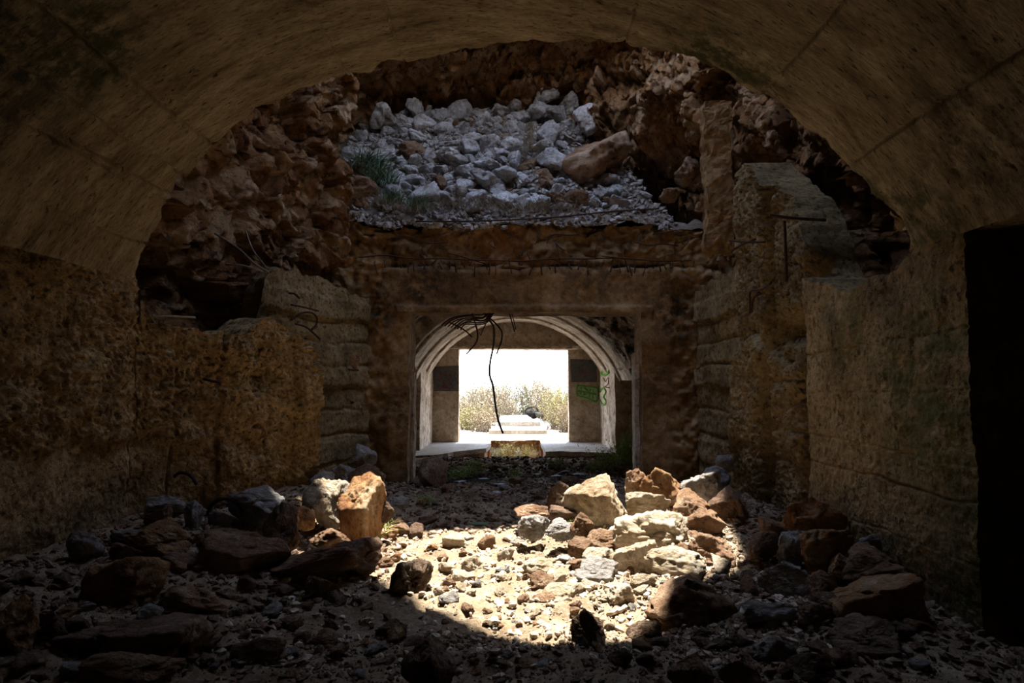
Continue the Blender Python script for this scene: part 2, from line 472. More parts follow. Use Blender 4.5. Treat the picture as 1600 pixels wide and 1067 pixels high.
print("t", round(time.time() - T0, 1))  # ------------------------------------------------------------------ walls as broken slabs
def rough_disp(amp=0.03, sc=9.0, big=0.03, bsc=1.6, seed=0):
    def f(V):
        out = V + big * vfield(V * bsc, 3, seed) * 0.6 + amp * vfield(V * sc, 4, seed + 500, .6) * 0.6
        return out
    return f
def resample(path, step):
    path = np.asarray(path, float)
    d = np.concatenate([[0], np.cumsum(np.hypot(*np.diff(path, axis=0).T))])
    n = max(2, int(d[-1] / step) + 1)
    u = np.linspace(0, d[-1], n)
    return u, np.stack([np.interp(u, d, path[:, 0]), np.interp(u, d, path[:, 1])], 1)
def slab(path, thick, ztop, zbot, step=0.03, side=1, feat=None, zstep=None):
    """wall along PATH seen from the hall; SIDE: +1 thickness to +x, -1 to -x of the path"""
    u, P2 = resample(path, step)
    T = np.gradient(P2, axis=0)
    T /= np.linalg.norm(T, axis=1)[:, None]
    k = np.ones(9) / 9
    Nn = np.stack([T[:, 1], -T[:, 0]], 1) * side
    zt = ztop(u, P2)
    H = zt.max() - zbot
    nv = max(2, int(H / (zstep or step)))
    v = np.linspace(0, 1, nv)
    Z = zbot + (zt[:, None] - zbot) * v[None, :]
    o = feat(u[:, None] + 0 * Z, Z, P2[:, None, :] + 0 * Z[..., None]) if feat else 0 * Z
    F = np.stack([P2[:, 0][:, None] + Nn[:, 0][:, None] * o, P2[:, 1][:, None] + Nn[:, 1][:, None] * o, Z], -1)
    mb = MB()
    uvf = np.stack([u[:, None] + 0 * Z, Z], -1)
    fl = side > 0
    mb.grid(F, uv=uvf, flip=not fl)
    nt = max(3, int(thick / step))
    t = np.linspace(0, 1, nt)
    B = np.stack([P2[:, 0] + Nn[:, 0] * thick, P2[:, 1] + Nn[:, 1] * thick, zt], -1)
    top = F[:, -1, None, :] * (1 - t)[None, :, None] + B[:, None, :] * t[None, :, None]
    mb.grid(top, flip=not fl, uv=np.stack([u[:, None] + 0 * t, zt[:, None] + t * thick], -1))
    for e in (0, -1):
        a = F[e]
        b = a + np.array([Nn[e, 0], Nn[e, 1], 0]) * (thick - o[e][:, None])
        cap = a[:, None, :] * (1 - t)[None, :, None] + b[:, None, :] * t[None, :, None]
        mb.grid(cap, flip=(e == 0) == fl, uv=np.stack([t[None, :] * thick + 0 * Z[e][:, None], Z[e][:, None] + 0 * t], -1))
    zb = np.linspace(0, 1, 4)
    bk = np.stack([B[:, 0][:, None] + 0 * zb, B[:, 1][:, None] + 0 * zb, zt[:, None] + (zbot - zt[:, None]) * zb], -1)
    mb.grid(bk, flip=not fl)
    return mb
def path_hit(px, py, path):
    """point where the pixel's ray crosses the vertical plane over PATH: (distance along path, z)"""
    d = ray(px, py)
    acc = 0.0
    best = None
    for a, b in zip(path[:-1], path[1:]):
        a = np.array(a, float); b = np.array(b, float)
        L = np.hypot(*(b - a)); e = (b - a) / L
        den = d.x * e[1] - d.y * e[0]
        if abs(den) > 1e-9:
            t = (a[0] * e[1] - a[1] * e[0]) / den
            u = (d.x * t - a[0]) * e[0] + (d.y * t - a[1]) * e[1]
            if t > 0 and -1e-3 * L - (0.5 if best is None and acc == 0 else 0) <= u <= L + 1e-3:
                best = (acc + u, EYE.z + d.z * t)
        acc += L
    return best
def top_from_px(pxs, path, flat_from=None):
    h = sorted(x for x in (path_hit(x, y, path) for x, y in pxs) if x)
    a = np.array([x[0] for x in h]); b = np.array([x[1] for x in h])
    return a, b

# near part of the right wall, side passage and the added rear blocker
def box_geo(x0, x1, y0, y1, z0, z1, n=0.25):
    mb = MB()
    def face(a, b, c):
        a, b, c = map(np.array, (a, b, c))
        nu = max(2, int(np.linalg.norm(b - a) / n) + 1); nv = max(2, int(np.linalg.norm(c - a) / n) + 1)
        U = np.linspace(0, 1, nu)[:, None, None]; Vv = np.linspace(0, 1, nv)[None, :, None]
        mb.grid(a + (b - a) * U + (c - a) * Vv)
    face((x0, y0, z0), (x1, y0, z0), (x0, y0, z1)); face((x1, y1, z0), (x0, y1, z0), (x1, y1, z1))
    face((x0, y1, z0), (x0, y0, z0), (x0, y1, z1)); face((x1, y0, z0), (x1, y1, z0), (x1, y0, z1))
    face((x0, y0, z1), (x1, y0, z1), (x0, y1, z1)); face((x1, y0, z0), (x0, y0, z0), (x1, y1, z0))
    return mb
def sbox(name, b, mat, label, n=0.25, disp=None, parent=None):
    o = box_geo(*b, n=n).build(name, mat, parent, smooth=False, disp=disp)
    if label: tag(o, label, kind='structure')
    return o
sbox('wall_left', (-5.2, -4.3, -6.2, 2.05, -.6, 3.15), M['shotcrete'], 'left hall wall beside the camera')
LP = [(-4.32, 2.0), (-4.32, 6.6), (-4.28, 7.3), (-3.85, 8.1), (-3.25, 9.1), (-2.93, 9.7)]
la, lb = top_from_px([(222, 470), (235, 492), (262, 508), (300, 515), (340, 520), (372, 521), (395, 512), (412, 494), (432, 500), (455, 514), (480, 536), (496, 548)], LP)
def left_top(u, P2):
    z = np.interp(u, la, lb)
    z = np.where(u < la[0] - 0.05, 3.12, z)
    z = z + 0.03 * fbm(np.stack([u * 9, u * 0, u * 0], 1), 3, 4) * (u > la[0])
    return z
LG = [path_hit(p, 650, LP)[0] for p in (275, 345, 423)]
def left_feat(u, Z, P):
    o = 0 * Z
    for k, g_ in enumerate(LG):
        o += 0.04 * np.exp(-((u - g_) / 0.02) ** 2)
        o += (0.03, -0.05, 0.07)[k] * sstep(g_ - 0.01, g_ + 0.01, u) * sstep(g_ + .5, g_ + .45, u)
    line = 1.30 + 0.05 * fbm(np.stack([u.ravel() * 2, u.ravel() * 0, u.ravel() * 0], 1), 3, 8).reshape(u.shape)
    low = sstep(line + 0.03, line - 0.03, Z) * sstep(LG[1] + .3, LG[1] - .3, u)
    o += 0.07 * low
    q = np.stack([u.ravel() * 14, Z.ravel() * 14, 0 * u.ravel()], 1)
    o += 0.06 * np.abs(fbm(q, 4, 61, .65).reshape(u.shape)) * (1 - .85 * low)
    q = np.stack([u.ravel() * 3, Z.ravel() * 3, 0 * u.ravel()], 1)
    o += 0.06 * fbm(q, 3, 71).reshape(u.shape) * (1 - .7 * low)
    # scooped niche and eroded foot
    for (px, py, r, dep) in ((398, 588, .22, .12), (330, 655, .3, .07), (400, 690, .35, .10)):
        h = path_hit(px, py, LP)
        o += dep * np.exp(-(((u - h[0]) / r) ** 2 + ((Z - h[1]) / (r * .55)) ** 2))
    o += -0.12 * np.exp(-((Z - 1.35) / .5) ** 2) * sstep(LG[2], u.max(), u)
    return o
mb = slab(LP, 0.9, left_top, -0.6, 0.019, side=-1, feat=left_feat)
wl_o = mb.build('wall_left', M['shotcrete'], disp=rough_disp(0.02, 16, 0.05, 1.4, 3))
tag(wl_o, 'rough shotcreted left hall wall with a broken top', kind='structure')

# far left side wall, with cast courses
LP2 = [(-4.15, 9.5), (-3.75, 10.1), (-2.8, 12.35)]
l2a, l2b = top_from_px([(388, 540), (397, 520), (404, 490), (409, 455), (417, 432), (432, 418), (455, 424), (478, 431), (500, 434), (525, 446), (548, 458), (570, 466), (580, 470)], LP2)
def l2_feat(u, Z, P):
    o = 0 * Z
    for k, z in enumerate((0.55, 1.05, 1.5, 1.9, 2.3, 2.72, 3.1)):
        o += 0.05 * np.exp(-((Z - z - 0.03 * np.sin(u * 3 + k)) / 0.022) ** 2)
        o += 0.03 * ((k % 3) - 1) * sstep(z - .02, z + .02, Z) * sstep(z + .42, z + .38, Z)
    return o
mb = slab(LP2, 0.5, lambda u, P: np.interp(u, l2a, l2b) + 0.05 * fbm(np.stack([u * 7, u * 0, u * 0], 1), 4, 14), -0.5, 0.028, side=-1, feat=l2_feat)
tag(mb.build('wall_left', M['side_concrete'], disp=rough_disp(0.022, 12, 0.05, 1.6, 8)), 'cast concrete left side wall before the inner doorway', kind='structure')

# right hall wall
RP = [(3.5, 4.93), (3.5, 7.84), (3.5, 10.15)]
ra, rb = top_from_px([(1420, 402), (1405, 412), (1380, 428), (1352, 440), (1330, 458), (1316, 461), (1300, 447), (1275, 442), (1252, 436), (1243, 420), (1236, 385), (1226, 350), (1212, 318), (1195, 300), (1176, 282), (1160, 262), (1150, 255), (1141, 262)], RP)
def right_top(u, P2):
    z = np.interp(u, ra, rb)
    z = np.where(u < ra[0], 3.12, z)
    return z + 0.03 * fbm(np.stack([u * 9, u * 0, u * 0], 1), 3, 24) * (u > ra[0])
G1 = path_hit(1251, 600, RP)[0]; G2 = path_hit(1192, 600, RP)[0]
def right_feat(u, Z, P):
    o = 0 * Z
    o += 0.42 * np.exp(-((u - G1 - .02) / 0.10) ** 4)
    o += 0.10 * np.exp(-((u - G2) / 0.035) ** 2)
    pil = sstep(G1 + .03, G1 + .1, u)
    q = np.stack([u.ravel() * 12, Z.ravel() * 12, 0 * u.ravel()], 1)
    n1 = np.abs(fbm(q, 4, 62, .6).reshape(u.shape))
    o += n1 * (0.010 + 0.06 * pil)
    q = np.stack([u.ravel() * 2.4, Z.ravel() * 2.4, 0 * u.ravel()], 1)
    n2 = fbm(q, 3, 73).reshape(u.shape)
    o += n2 * (0.012 + 0.06 * pil) - 0.10 * pil
    # the pillar's upper part is set back behind a broken shoulder
    sh = 2.35 + 0.25 * np.sin(u * 3.1)
    o += 0.16 * pil * sstep(sh, sh + .12, Z)
    o += 0.25 * pil * sstep(G2 - .02, G2 - .2, u) * sstep(2.4, 2.6, Z) * sstep(3.0, 2.7, Z)
    o += 0.14 * pil * sstep(G2 + .02, G2 - .02, u)
    for (z, sl, w, dp) in ((1.03, 0, .012, .035), (1.3, .02, .01, .02), (1.85, .0, .008, .015), (2.35, -.02, .01, .02), (.55, .0, .01, .015)):
        zz = z + sl * u + 0.02 * vnoise(np.stack([u.ravel() * 3, u.ravel() * 0 + z, u.ravel() * 0], 1), 5).reshape(u.shape)
        o += 1.1 * dp * np.exp(-((Z - zz) / w) ** 2) * (.4 + .6 * sstep(-.3, .4, n2))
    for z in (0.9, 1.35, 2.0):
        o += 0.05 * pil * np.exp(-((Z - z) / 0.03) ** 2) * (u < G2)
    o -= 0.0 * Z
    return o
mb = slab(RP, 0.8, right_top, -0.6, 0.018, side=1, feat=right_feat)
wr_o = mb.build('wall_right', M['side_concrete'], disp=rough_disp(0.012, 18, 0.035, 1.7, 31))
tag(wr_o, 'green-stained right hall wall with a rough grooved pillar', kind='structure')
# far right side wall
RP2 = [(3.68, 10.0), (3.52, 12.4)]
r2a, r2b = top_from_px([(1160, 400), (1140, 425), (1125, 432), (1110, 440), (1092, 452), (1085, 455)], RP2)
mb = slab(RP2, 0.5, lambda u, P: np.interp(u, r2a, r2b) + 0.05 * fbm(np.stack([u * 7, u * 0, u * 0], 1), 4, 15), -0.5, 0.03, side=1, feat=l2_feat)
tag(mb.build('wall_right', M['side_concrete'], disp=rough_disp(0.025, 12, 0.06, 1.6, 9)), 'cast concrete right side wall before the inner doorway', kind='structure')

sbox('wall_right', (3.5, 4.3, -6, 2.6, -.6, 3.2), M['side_concrete'], 'right hall wall beside the camera')
sbox('wall_passage', (4.3, 8.6, 4.93, 5.4, -.6, 3.4), M['shotcrete'], 'far wall of the dark side passage', .15, rough_disp(.02, 9, .05, 1.5, 77))
sbox('wall_passage', (4.3, 8.6, 2.2, 2.6, -.6, 3.4), M['shotcrete'], 'near wall of the dark side passage')
sbox('wall_passage', (8.6, 8.9, 2.2, 5.4, -.6, 3.4), M['shotcrete'], 'end wall of the dark side passage')
sbox('ceiling_passage', (3.62, 8.9, 2.2, 5.4, 3.12, 3.5), M['side_concrete'], 'flat ceiling of the side passage')
sbox('wall_rear_blocker', (-5.5, 5.5, -6.5, -6.0, -.6, 6.4), M['side_concrete'], 'unseen wall added behind the camera to close off sky light')  # added out of view to shut out sky light; the tunnel would run on

print("t", round(time.time() - T0, 1))  # ------------------------------------------------------------------ portal wall with the inner doorway
def seg_grid(x0, x1, z0, z1, y, step, fn=None, normal=(0, -1, 0)):
    nx = max(2, int((x1 - x0) / step) + 1); nz = max(2, int((z1 - z0) / step) + 1)
    X, Z = np.meshgrid(np.linspace(x0, x1, nx), np.linspace(z0, z1, nz), indexing='ij')
    o = fn(X, Z) if fn else 0 * X
    return np.stack([X, y + o, Z], -1)
PX0, PX1, PZ = -2.02, 2.46, 3.35
def portal_feat(X, Z):
    o = 0 * X
    def nz(s, seed, oc=4, g_=.55): return fbm(np.stack([X.ravel() * s, Z.ravel() * s, 0 * X.ravel()], 1), oc, seed, g_).reshape(X.shape)
    up = sstep(4.22, 4.28, Z + .03 * nz(2, 3))
    o += up * (0.10 + 0.07 * nz(1.6, 11) + 0.05 * nz(7, 12))           # broken band above the beam, set back
    fc, ed = facet(np.stack([X.ravel() * 2.2, Z.ravel() * 3.4, 0 * X.ravel()], 1), 5)
    o += up * 0.06 * fc.reshape(X.shape)
    o += 0.12 * np.exp(-((Z - 4.25 - .04 * nz(2, 3)) / .05) ** 2) * (.6 + .5 * nz(3, 14))
    o += (1 - up) * (0.008 * nz(5, 15) + .02 * nz(1, 16))
    side = sstep(2.6, 3.0, np.abs(X - .3)) * (1 - up)
    o += side * (0.08 + .07 * nz(2.5, 17) + .04 * nz(9, 18))
    o -= 0.05 * sstep(3.32, 3.36, Z) * sstep(3.50, 3.46, Z) * (np.abs(X - .22) < 2.5)
    return o
PT = 0.7
mb = MB()
st = 0.03
for (a, b, c, d) in ((-3.75, PX0, -.5, PZ), (PX1, 4.3, -.5, PZ), (-3.75, 4.3, PZ, 5.12)):
    mb.grid(seg_grid(a, b, c, d, 12.3, st, portal_feat), flip=False)
    mb.grid(seg_grid(a, b, c, d, 12.3 + PT, .4), flip=True)
def reveal(p0, p1, flip=False):
    # strip through the wall thickness from p0 to p1 (x, z)
    n = int(max(abs(p1[0] - p0[0]), abs(p1[1] - p0[1])) / .04) + 2
    t = np.linspace(0, 1, n)
    X = p0[0] + (p1[0] - p0[0]) * t; Z = p0[1] + (p1[1] - p0[1]) * t
    f = portal_feat(X[:, None], Z[:, None])[:, 0]
    k = np.linspace(0, 1, 16)
    G = np.stack([X[:, None] + 0 * k, 12.3 + f[:, None] + (PT - f[:, None]) * k, Z[:, None] + 0 * k], -1)
    mb.grid(G, flip=flip)
reveal((PX0, -.5), (PX0, PZ)); reveal((PX1, PZ), (PX1, -.5)); reveal((PX0, PZ), (PX1, PZ)); reveal((-3.75, 5.12), (4.3, 5.12), True)
def portal_disp(V):
    V2 = rough_disp(.016, 11, .04, 1.8, 44)(V)
    q = V * np.array([2.2, 0, 0])
    V2[:, 2] += sstep(4.75, 5.12, V[:, 2]) * (.10 * fbm(q, 4, 5, .6) - .05)
    return V2
portal_o = mb.build('wall_far', M['portal'], disp=portal_disp)
tag(portal_o, 'stained concrete cross wall with a wide square doorway and broken rebar ledge', kind='structure')
# pale worn frame round the inner doorway
def trim(name, b, mat, seed, label):
    o = box_geo(*b, n=.05).build(name, mat, None, smooth=False, disp=rough_disp(.015, 14, .03, 2, seed))
    tag(o, label, kind='structure')
    return o
trim('trim_1', (2.38, 2.62, 12.62, 13.02, -.4, 2.35), M['whitewash'], 3, 'pale right jamb of the inner doorway')
trim('trim_2', (-2.14, -1.98, 12.7, 13.05, -.4, 2.2), M['endwall'], 4, 'pale left jamb of the inner doorway')

print("t", round(time.time() - T0, 1))  # ------------------------------------------------------------------ second room
R2C = .07
R2W = 2.68
RZ0, RRISE = 2.35, 1.62
R2R = (R2W ** 2 + RRISE ** 2) / (2 * RRISE)
R2ZC = RZ0 + RRISE - R2R
def room_vault():
    a0 = math.atan2(RZ0 - R2ZC, -R2W); a1 = math.atan2(RZ0 - R2ZC, R2W)
    s = np.linspace(a0 + .1, a1 - .1, 320); y = np.linspace(12.95, 20.7, 520)
    S, Y = np.meshgrid(s, y, indexing='ij')
    off = 0 * S
    wob = .05 * vnoise(np.stack([(S * 3).ravel(), 0 * S.ravel(), 0 * S.ravel()], 1), 4).reshape(S.shape)
    for k in range(1, 12):
        yk = 13.6 + k * .6 + wob
        off += .035 * np.exp(-((Y - yk) / .03) ** 2) + .03 * ((k * 7) % 3 - 1) * sstep(yk - .02, yk + .02, Y) * sstep(yk + .62, yk + .58, Y)
    q = np.stack([(S * 3 * 2.5).ravel(), (Y * 2.5).ravel(), 0 * S.ravel()], 1)
    off += .012 * fbm(q, 5, 12).reshape(S.shape)
    # spalled haunch near the doorway on the right, ragged hole top left
    sp = np.exp(-(((S - .75) / .3) ** 2 + ((Y - 14.2) / 1.5) ** 2))
    off += sp * (.15 + .12 * fbm(q * 1.4, 5, 44).reshape(S.shape))
    off += sstep(15.05, 14.95, Y) * .34
    Rr = R2R + off
    mb = MB()
    mb.grid(np.stack([R2C + Rr * np.cos(S), Y, R2ZC + Rr * np.sin(S)], -1), flip=True)
    return mb.build('ceiling_inner', M['whitewash'])
tag(room_vault(), 'whitewashed barrel vault of the inner room', kind='structure')
def inner_wall(name, x, y0, y1, mat, label, seed, face=1, z1=2.42):
    th = .5 * face
    b = (min(x, x + th), max(x, x + th), y0, y1, -.5, z1)
    o = box_geo(*b, n=.06).build(name, mat, None, smooth=False, disp=rough_disp(.012, 9, .035, 1.7, seed))
    tag(o, label, kind='structure')
    return o
inner_wall('wall_inner_left', R2C - R2W, 17.9, 20.7, M['whitewash'], 'whitewashed left wall of the inner room', 5, -1)
inner_wall('wall_inner_left', R2C - R2W - .45, 12.9, 18.2, M['portal'], 'dark recess on the left of the inner room', 6, -1)
inner_wall('wall_inner_right', R2C + R2W, 17.45, 20.7, M['whitewash'], 'whitewashed right wall of the inner room', 7, 1)
inner_wall('wall_inner_right', R2C + R2W + .9, 12.9, 17.6, M['portal'], 'dark recess on the right of the inner room', 8, 1)
inner_wall('wall_inner_right', R2C + R2W - .02, 12.9, 14.15, M['portal'], 'stub of wall behind the inner doorway', 9, 1)
sbox('ceiling_recess', (R2C + R2W, R2C + R2W + 1.5, 12.9, 17.6, 2.36, 2.7), M['portal'], 'low lintel over the right recess', .1, rough_disp(.03, 6, .05, 2, 5))
sbox('ceiling_recess', (R2C - R2W - 1, R2C - R2W, 12.9, 18.2, 2.36, 2.7), M['portal'], 'low lintel over the left recess', .1, rough_disp(.03, 6, .05, 2, 6))
# end wall with the exit
EX0, EX1, EZ, EY = -1.78, 1.76, 3.12, 20.6
mb = MB()
for (a, b, c, d) in ((-9, EX0, -.6, EZ), (EX1, 9, -.6, EZ), (-9, 9, EZ, 11.3)):
    mb.grid(seg_grid(a, b, c, d, EY, .12)); mb.grid(seg_grid(a, b, c, d, EY + .42, .5), flip=True)
def reveal2(p0, p1):
    n = 60
    t = np.linspace(0, 1, n); k = np.linspace(0, 1, 8)
    mb.grid(np.stack([(p0[0] + (p1[0] - p0[0]) * t)[:, None] + 0 * k, EY + .42 * k + 0 * t[:, None], (p0[1] + (p1[1] - p0[1]) * t)[:, None] + 0 * k], -1))
reveal2((EX0, -.6), (EX0, EZ)); reveal2((EX1, EZ), (EX1, -.6)); reveal2((EX0, EZ), (EX1, EZ))
end_o = mb.build('wall_end', M['endwall'], smooth=False, disp=rough_disp(.012, 8, .02, 1.8, 15))
tag(end_o, 'plastered end wall with the bright square exit', kind='structure')
o = box_geo(-2.75, 2.9, 20.3, 20.62, 3.12, 3.22, n=.06).build('lintel_ledge', M['whitewash'], end_o, smooth=False, disp=rough_disp(.012, 9, .02, 2, 16))
o = box_geo(-2.75, 2.9, 20.42, 20.62, 3.2, 4.2, n=.06).build('lintel_beam', M['endwall'], end_o, smooth=False, disp=rough_disp(.012, 9, .02, 2, 17))

# painted fields and graffiti on the piers of the end wall (flat paint)
def flatmat(name, c):
    return material(name, [(0.3, tuple(x * .7 for x in c)), (0.6, c)], s1=5, s2=12, bump=0.2, bscale=20, rough=.9)
GREY, RED, GRN = flatmat('grey_paint', (.10, .095, .09)), flatmat('faded_red_paint', (.22, .07, .06)), flatmat('green_paint', (.13, .32, .05))
def px_on_y(px, py, y):
    return W(px, py, y)
def paint_quad(name, pts, mat, parent, y):
    P = [px_on_y(px, py, y) for px, py in pts]
    n = len(P)
    V = [tuple(p) for p in P] + [(p.x, p.y + .012, p.z) for p in P]
    F = [tuple(range(n))[::-1], tuple(range(n, 2 * n))] + [(i, (i + 1) % n, n + (i + 1) % n, n + i) for i in range(n)]
    me = bpy.data.meshes.new(name); me.from_pydata(V, [], F); me.materials.append(mat)
    return link_mesh(name, me, parent)
paint_quad('painted_panel', [(677, 573), (717, 571), (717, 611), (678, 611)], GREY, end_o, EY - .035)
paint_quad('painted_panel', [(891, 561), (932, 562), (933, 597), (893, 597)], GREY, end_o, EY - .035)
def scribble(name, pts, mat, parent, y, r=.018):
    return tube(name, [px_on_y(px, py, y) for px, py in pts], r, mat, parent, sides=4, n=4)
paint_quad('painted_patch', [(902, 603), (918, 604), (933, 607), (932, 627), (916, 622), (902, 617)], flatmat('pale_green_paint', (.36, .44, .27)), end_o, EY - .033)
scribble('graffiti_stroke', [(684, 596), (689, 588), (697, 585), (704, 588), (700, 594), (692, 598), (698, 604), (706, 600)], RED, end_o, EY - .05)
scribble('graffiti_stroke', [(686, 604), (694, 607), (705, 606)], RED, end_o, EY - .05, .014)
scribble('graffiti_stroke', [(902, 586), (905, 580), (908, 586), (912, 580), (915, 586), (919, 581), (922, 586)], RED, end_o, EY - .05, .012)
for pts in ([(902, 603), (902, 617), (916, 622), (932, 627), (934, 607), (918, 604), (902, 602)],
            [(908, 605), (908, 617)], [(913, 606), (919, 612), (912, 617)], [(922, 608), (921, 621)], [(903, 610), (916, 613), (932, 616)], [(927, 609), (926, 623)]):
    scribble('graffiti_stroke', pts, GRN, end_o, EY - .04, .03)
# green sweep and red scrawl on the right inner wall (plane x = const)
def on_x(px, py, x):
    d = ray(px, py); t = x / d.x
    return EYE + d * t
irw = [o for o in bpy.data.objects if o.name.startswith('wall_inner_right')][0]
for pts, m_, r_ in (([(937, 572), (941, 566), (946, 570), (950, 565), (953, 572), (950, 582), (944, 578), (939, 584), (946, 586), (952, 582)], GRN, .035),
                ([(938, 612), (942, 606), (947, 612), (943, 620), (948, 628), (942, 632), (938, 626)], GRN, .035),
                ([(942, 590), (946, 596), (950, 590), (950, 600), (945, 604), (952, 606)], RED, .015)):
    tube('graffiti_stroke', [on_x(px, py, R2C + R2W - .015) for px, py in pts], r_, m_, irw, sides=4, n=4)

print("t", round(time.time() - T0, 1))  # ------------------------------------------------------------------ collapsed crater around the break
CC = np.array([0.2, 10.0])
plan = np.array([(-4.8, 6.6), (-4.9, 8.5), (-4.5, 10.2), (-3.9, 11.3), (-3.15, 12.05), (-3.75, 13.0), (-4.0, 14.2), (-2.9, 15.0), (0, 15.1), (1.8, 15.1), (3.0, 14.7), (3.5, 13.6), (3.75, 12.6),
                 (4.3, 11.8), (4.7, 10.5), (4.9, 8.5), (4.7, 6.6), (3.6, 5.9), (1.5, 5.6), (-1.5, 5.6), (-3.6, 5.9)])
pr = plan - CC
pang = np.arctan2(pr[:, 1], pr[:, 0]); prad = np.hypot(pr[:, 0], pr[:, 1])
od = np.argsort(pang)
pang, prad = pang[od], prad[od]
# outline of the unseen opening (z = 11), shaped to cast the floor's sun patch
RIMC = np.array([0.75, 9.3])
_rim = np.array([(-3.2, 8.75), (-3.15, 7.55), (-2.1, 7.25), (-1.25, 6.3), (-.95, 5.8), (-.6, 5.4), (-.1, 5.15), (.4, 4.85), (.95, 4.85), (1.3, 5.3), (1.45, 5.8), (1.8, 6.2), (2.35, 6.7), (2.55, 7.6), (2.45, 9.0), (1.6, 9.4), (.6, 8.95), (-.5, 8.75), (-1.5, 8.9)])
_rim = _rim + np.array([.51, 2.9]) - RIMC
_ra = np.arctan2(_rim[:, 1], _rim[:, 0]); _rr = np.hypot(_rim[:, 0], _rim[:, 1]); _ro = np.argsort(_ra)
_ra, _rr = _ra[_ro], _rr[_ro]
def rim_r(th):
    return np.interp(th, np.concatenate([_ra - 2 * np.pi, _ra, _ra + 2 * np.pi]), np.tile(_rr, 3))
def crater():
    nt, nz = 1000, 380
    th = np.linspace(-math.pi, math.pi, nt)
    r0 = np.interp(th, np.concatenate([pang - 2 * np.pi, pang, pang + 2 * np.pi]), np.tile(prad, 3))
    z = np.concatenate([np.linspace(0.3, 9.4, 330), np.linspace(9.44, 11.3, 50)])
    TH, Z = np.meshgrid(th, z, indexing='ij')
    R0 = np.repeat(r0[:, None], nz, 1)
    X = CC[0] + R0 * np.cos(TH); Y = CC[1] + R0 * np.sin(TH)
    rx = RIMC[0] + rim_r(TH) * np.cos(TH); ry = RIMC[1] + rim_r(TH) * np.sin(TH)
    t = sstep(8.3, 10.6, Z) ** 1.1
    X = X * (1 - t) + rx * t; Y = Y * (1 - t) + ry * t
    nx, ny = np.cos(TH), np.sin(TH)
    P = np.stack([X, Y, Z], -1).reshape(-1, 3)
    big = fbm(P * .55, 3, 3)
    f1, e1 = facet(P * np.array([.95, .95, .8]) + .25 * vfield(P * 1.2, 2, 8), 7, .8)
    f2, e2 = facet(P * 2.6 + .3 * vfield(P * 2, 2, 18), 17, .7)
    fine = fbm(P * 6, 4, 33, .55)
    f3, e3 = facet(P * 6.5 + .3 * vfield(P * 4, 2, 28), 27, .7)
    off = .35 * big + .34 * f1 + .15 * f2 + .06 * f3 + .04 * fine - .22 * np.exp(-e1 / .07) * 0 
    off += .10 * np.exp(-(e1 / .05) ** 2) + .04 * np.exp(-(e2 / .06) ** 2)
    off = off.reshape(TH.shape)
    def g3(cx, cy, cz, r, a, rz=None):
        return a * np.exp(-(((X - cx) / r) ** 2 + ((Y - cy) / r) ** 2 + ((Z - cz) / (rz or r)) ** 2))
    off += g3(-4.9, 8.0, 2.9, 1.8, 1.5, 1.4) + g3(4.9, 8.0, 4.0, 1.5, 1.9, 1.3) + g3(3.2, 14.3, 5.7, 1.3, .8, .8)
    off += g3(2.9, 14.6, 8.0, 1.6, -1.3, 1.2) + g3(3.9, 12.3, 7.6, 1.2, -.6, 1.4) + g3(-3.2, 12.0, 6.6, .8, .1, 1.3)
    lim = 1 - sstep(9.6, 10.6, Z) * .75
    X2 = X + nx * off * lim; Y2 = Y + ny * off * lim; Z2 = Z + .12 * fine.reshape(Z.shape) * lim
    inside = ((Y2 < 7.45) & ((X2 + .4) ** 2 + (Z2 - .94) ** 2 < 4.78 ** 2)) | ((Y2 < 7.45) & (np.abs(X2 + .4) < 4.6) & (Z2 < 3.4))
    inside |= (Y2 > 12.4) & (X2 > -3.6) & (X2 < 4.0) & (Z2 < 4.95)
    inside |= (X2 > 3.6) & (Y2 < 5.6) & (Z2 < 3.7)
    c = inside[:-1, :-1] & inside[1:, :-1] & inside[1:, 1:] & inside[:-1, 1:]
    mb = MB()
    mb.grid(np.stack([X2, Y2, Z2], -1), mask=~c)
    return mb.build('wall_crater', M['earthrock'], smooth=True)
tag(crater(), 'orange-brown broken rock around the collapsed opening', kind='structure')

# unseen hill shell, added to block stray sky light round the opening
mb = MB()
n = 180
a = np.linspace(-math.pi, math.pi, n)
inner = np.stack([RIMC[0] + rim_r(a) * np.cos(a), RIMC[1] + rim_r(a) * np.sin(a)], 1)
sq = []
for an in a:
    dx, dy = math.cos(an), math.sin(an)
    t = min((9 - RIMC[0]) / dx if dx > 1e-9 else 1e9, (-9 - RIMC[0]) / dx if dx < -1e-9 else 1e9, (20.7 - RIMC[1]) / dy if dy > 1e-9 else 1e9, (-6.4 - RIMC[1]) / dy if dy < -1e-9 else 1e9)
    sq.append((RIMC[0] + dx * t, RIMC[1] + dy * t))
sq = np.array(sq)
k = np.linspace(0, 1, 24)
G = np.zeros((n, 24, 3))
G[..., :2] = inner[:, None, :] * 1.0 * (1 - k)[None, :, None] + sq[:, None, :] * k[None, :, None]
G[..., 2] = 11.15 + .25 * sstep(0, .1, k) * fbm(np.stack([G[..., 0].ravel(), G[..., 1].ravel(), G[..., 0].ravel() * 0], 1) * .8, 4, 6).reshape(n, 24)
mb.grid(G)
for (p, q) in (((-9, 20.7), (-9, -6.4)), ((-9, -6.4), (9, -6.4)), ((9, -6.4), (9, 20.7))):
    t = np.linspace(0, 1, 20)[:, None]; zz = np.linspace(-1, 11.4, 12)[None, :]
    mb.grid(np.stack([p[0] + (q[0] - p[0]) * t + 0 * zz, p[1] + (q[1] - p[1]) * t + 0 * zz, zz + 0 * t], -1))
tag(mb.build('hillside_blocker', M['soil']), 'unseen hill shell added over the bunker to block sky light', kind='structure')

